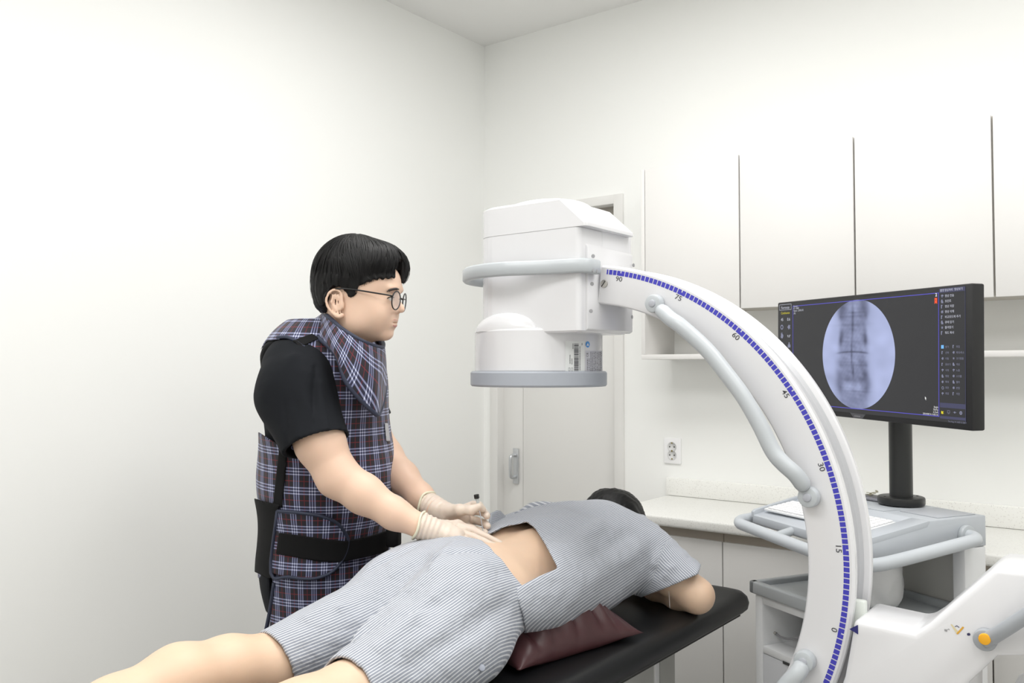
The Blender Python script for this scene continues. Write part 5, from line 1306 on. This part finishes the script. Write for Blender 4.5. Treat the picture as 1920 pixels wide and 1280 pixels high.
def shorts_f(P):
    D = sh(P)
    D = D-fold(P, (1.30, -1.98, .86), (1.30, -1.74, .93), .016, .010)-fold(P, (1.40, -2.0, .86), (1.38, -1.78, .93), .018, .008)-fold(P, (1.17, -1.98, .87), (1.16, -1.75, .94), .014, .006)
    D = D+fold(P, (1.25, -2.03, .85), (1.265, -1.76, .95), .024, .020)-fold(P, (1.34, -1.80, .955), (1.28, -1.66, .975), .012, .006)-fold(P, (1.22, -1.86, .92), (1.30, -1.72, .965), .010, .005)+fold(P, (1.27, -1.82, .94), (1.37, -1.66, .965), .016, .010)-fold(P, (1.30, -1.88, .92), (1.40, -1.72, .95), .018, .010)+fold(P, (1.40, -1.86, .90), (1.30, -2.02, .84), .014, .008)-fold(P, (1.20, -1.92, .88), (1.24, -1.76, .95), .012, .008)+fold(P, (1.16, -1.84, .91), (1.20, -1.70, .96), .010, .007)+fold(P, (1.44, -1.95, .82), (1.46, -1.70, .88), .02, .008)+fold(P, (1.33, -1.84, .93), (1.44, -1.62, .92), .014, .004)
    D = D-fold(P, (1.20, -1.62, .97), (1.42, -1.60, .92), .010, .004)+nz(P, 22, 71, .0035)+nz(P, 50, 72, .0012)
    D = np.where(P[:, 0] > 1.255, np.maximum(D, (P-W(1.38, -2.05, .80))@hn), np.maximum(D, (P-W(1.13, -2.035, .80))@hf))
    D = np.maximum(D, P[:, 1]+.95*P[:, 2]+.680+.75*np.clip(P[:, 0]-1.31, 0, 1)+.0015*np.sin(P[:, 0]*120))
    inn = sh(P)+.007; D = np.where(P[:, 1] < -2.0, np.maximum(D, -inn), D)
    return np.maximum(D, TZ+.0012-P[:, 2])
me = sdf_mesh(shorts_f, (.98, -2.14, .70), (1.60, -1.40, 1.06), .0042, 'shorts')
def bodyu(P, k=1.0): return np.where(P[:, 0] > 1.10, P[:, 0]-1.10-(P[:, 2]-.85)*k, P[:, 0]-1.10)
v = verts(me); sp_ = np.tanh((v[:, 0]-1.255)/.05)
set_pat(me, bodyu(v, .9)-sp_*np.clip(-(v[:, 1]+1.75), 0, 1)*.10+nz(v, 12, 73, .005)+.05*(v[:, 1]+1.6)); sho = fin('shorts', me, M_str, pat_)
P_ = hit(903, 1252, lambda P: np.minimum(shorts_f(P), 1), .001)[0]; cn_ = W(.75, -.45, .5); cn_ /= np.linalg.norm(cn_)
cyl('snap_button', P_-cn_*.001, P_+cn_*.004, .0065, mat('snap_grey', (.60, .62, .67), .4), sho, seg=20, r=.0012)
# ---- shirt
st = off(Model(), 0)
for pr in pt.p[:3]: st.p.append((lambda P, q=pr[0]: q(P)-.016, pr[1], pr[2]+.016, pr[3], pr[4]))
st.ell(W(1.345, -1.30, .83), (.115, .27, .10), I3, .05).ell(W(1.395, -1.50, .86), (.090, .22, .088), I3, .04).ell(W(1.24, -1.18, .925), (.15, .20, .060), I3, .05).cone(W(PX-.02, -.985, .885), W(PX-.035, -.93, .882), .080, .074, .04)
sv = Model(); sv.cone(W(1.345, -1.02, .850), W(1.42, -1.01, .822), .080, .080, .03).cone(W(1.42, -1.01, .822), W(1.52, -.995, .765), .080, .073, .03)
svf = Model(); svf.cone(W(1.16, -1.0, .86), W(1.03, -.99, .80), .080, .08, .03)
ax_s = W(.75, .02, -.5); ax_s /= np.linalg.norm(ax_s)
cut = [(880, 1010), (915, 1002), (945, 988), (988, 979), (1003, 990), (1022, 1020), (1046, 1065), (1010, 1080), (966, 1104), (972, 1130), (980, 1150), (985, 1182), (972, 1200), (930, 1222), (925, 1400), (300, 1400), (300, 1000)]
hemc = [(1309, 1076), (1255, 1100), (1200, 1120), (1184, 1128), (1190, 1230), (1420, 1230), (1420, 1000), (1318, 1050)]
def shirt2_f(P):
    a = st(P); b = sv(P); c = svf(P); D = smin(smin(a, b, .025), c, .03)
    D = D-fold(P, (1.44, -1.62, .90), (1.38, -1.22, .965), .020, .008)-fold(P, (1.47, -1.50, .86), (1.44, -1.12, .89), .020, .008)+fold(P, (1.46, -1.56, .88), (1.42, -1.16, .93), .016, .005)-fold(P, (1.43, -1.06, .90), (1.30, -1.36, .98), .018, .005)
    for k in range(4): D = D-fold(P, (1.39+.035*k, -1.075, .90-.02*k), (1.43+.03*k, -.97, .90-.02*k), .009, .0055)
    for k in range(5): D = D-fold(P, (1.37+.03*k, -1.09, .92-.025*k), (1.36+.035*k, -.93, .95-.03*k), .009, .005)
    D = D+fold(P, (1.385, -1.10, .86), (1.33, -1.06, .98), .012, .008)-fold(P, (1.10, -1.45, .95), (1.25, -1.15, 1.0), .014, .005)
    D = D+nz(P, 18, 81, .004)+nz(P, 45, 82, .0013)
    D = np.where(b < a+.02, np.maximum(np.maximum(D, (P-W(1.535, -.995, .765))@ax_s), -poly_sd(P, hemc)), D); inn = smin(a, b, .02)+.008
    D = np.where(((P-W(1.497, -.995, .785))@ax_s > -.06) & (b < a), np.maximum(D, -inn), D)
    D = np.where(P[:, 0] < 1.25, np.maximum(D, -(P[:, 0]-1.02)*1.0), D)
    D = np.maximum(D, -poly_sd(P, cut)); D = np.maximum(D, np.where(P[:, 0] > 1.31, -1.80, -1.50)-P[:, 1])
    D = np.maximum(D, (P[:, 1]+.925)*1.0-.35*np.clip(.90-P[:, 2], 0, .2))
    D = np.maximum(D, -(pt(P)+.004)); return np.maximum(D, TZ+.0012-P[:, 2])
me = sdf_mesh(shirt2_f, (.95, -1.80, .70), (1.62, -.84, 1.07), .0042, 'gown')
v = verts(me); a, b = st(v), sv(v); up_s = np.cross(ax_s, W(0, 1, 0)); up_s = up_s if up_s[2] > 0 else -up_s
qs = v-W(1.42, -1.01, .822); us_ = np.arctan2(-(qs@W(0, 1, 0)), qs@up_s)*.082
set_pat(me, np.where(b < a-.006, us_, bodyu(v, 1.0)+.16*(v[:, 1]+1.2))+nz(v, 14, 83, .004)); gown = fin('gown_shirt', me, M_str, pat_)
# rolled back hem standing up on the far side
def Q(px, py, X): return onX(px, py, X)
rows = [[Q(914, 1003, 1.235), Q(935, 994, 1.225), Q(962, 985, 1.21), Q(990, 979, 1.20)], [Q(916, 985, 1.20), Q(936, 984, 1.19), Q(960, 978, 1.18), Q(992, 968, 1.17)], [Q(921, 961, 1.185), Q(936, 957, 1.175), Q(957, 972, 1.17), Q(994, 958, 1.155)]]
g = grid_interp(rows, 18, 12); uu, vv = np.meshgrid(np.linspace(0, .075, g.shape[1]), np.linspace(0, .17, g.shape[0]))
fo = sheet('folded_hem', g, striped('striped_cloth_reverse', .0066, (0.50, 0.52, 0.56), (0.80, 0.81, 0.83), .24, .3), pat_, .003, (uu*.6+vv, uu))
rows = [[Q(960, 972, 1.17), Q(992, 966, 1.165), Q(1022, 958, 1.165), Q(1060, 951, 1.165), Q(1096, 947, 1.16)], [Q(962, 964, 1.185), Q(990, 953, 1.185), Q(1020, 947, 1.185), Q(1058, 946, 1.185), Q(1098, 942, 1.175)], [Q(968, 966, 1.16), Q(993, 945, 1.15), Q(1020, 941, 1.15), Q(1052, 944, 1.15), Q(1100, 938.5, 1.14)], [Q(975, 975, 1.13), Q(1000, 960, 1.12), Q(1030, 955, 1.12), Q(1060, 955, 1.12), Q(1100, 952, 1.11)]]
g = grid_interp(rows, 24, 15); uu, vv = np.meshgrid(np.linspace(0, .06, g.shape[1]), np.linspace(0, .3, g.shape[0]))
sheet('folded_hem', g, M_str, pat_, .004, (uu+.1*vv, uu))
tube('loose_thread', smooth_path([onZ(1254, 1108, .775), onZ(1255, 1120, .76), onZ(1256, 1140, .735)], 4), .0005, mat('thread_white', (.8, .8, .8), .6), pat_, 6)
# ---- pillow
pA = W(1.528, -1.262); pB = W(1.448, -1.652); e1_ = (pB-pA)/np.linalg.norm(pB-pA); e2_ = W(e1_[1], -e1_[0]); LP, WP = np.linalg.norm(pB-pA), .31
NN = 60; V = []; F = []
uu = np.linspace(-1, 1, NN)
def pz(u, v): return (np.clip(1-u**2, 0, 1)*np.clip(1-v**2, 0, 1))**.62*(1-.15*u*u)
rs = np.random.RandomState(9)
for sgn in (1, -1):
    o = len(V)
    for i, u in enumerate(uu):
        for j, v_ in enumerate(uu):
            pin = 1-.12*(1-u*u)*abs(v_)**3; pin2 = 1-.12*(1-v_*v_)*abs(u)**3
            xy = pA+e1_*LP*(u*pin2+1)/2+e2_*WP*(v_*pin+1)/2
            hz = .062 if sgn > 0 else .050
            wr_ = .0035*math.sin(u*19+3*v_+math.sin(v_*5)*2)*(1-abs(u)**3)*np.clip(abs(v_)*1.4, .2, 1)+.002*math.sin(u*31-v_*6)
            q_ = pz(u, v_); z = TZ+.016+(.125*q_+2.6*wr_*min(1, q_*2) if sgn > 0 else -.0145*min(1, q_*3))
            V.append((xy[0], xy[1], z))
    for i in range(NN-1):
        for j in range(NN-1):
            a = o+i*NN+j; F.append((a, a+NN, a+NN+1, a+1) if sgn > 0 else (a, a+1, a+NN+1, a+NN))
me = bpy.data.meshes.new('pillow'); me.from_pydata(V, [], F); b = bmesh.new(); b.from_mesh(me); bmesh.ops.remove_doubles(b, verts=b.verts, dist=.0005); bmesh.ops.recalc_face_normals(b, faces=b.faces); b.to_mesh(me); b.free()
pw = tag(fin('pillow', me, mat('maroon_leatherette', (.295, .175, .185), .38, bump=.25, bscale=500, bdist=.0005), smooth=True), 'shiny dark maroon leatherette pillow under the patient\'s belly', 'pillow'); centre(pw)
print('patient time', _t.time()-_t1)
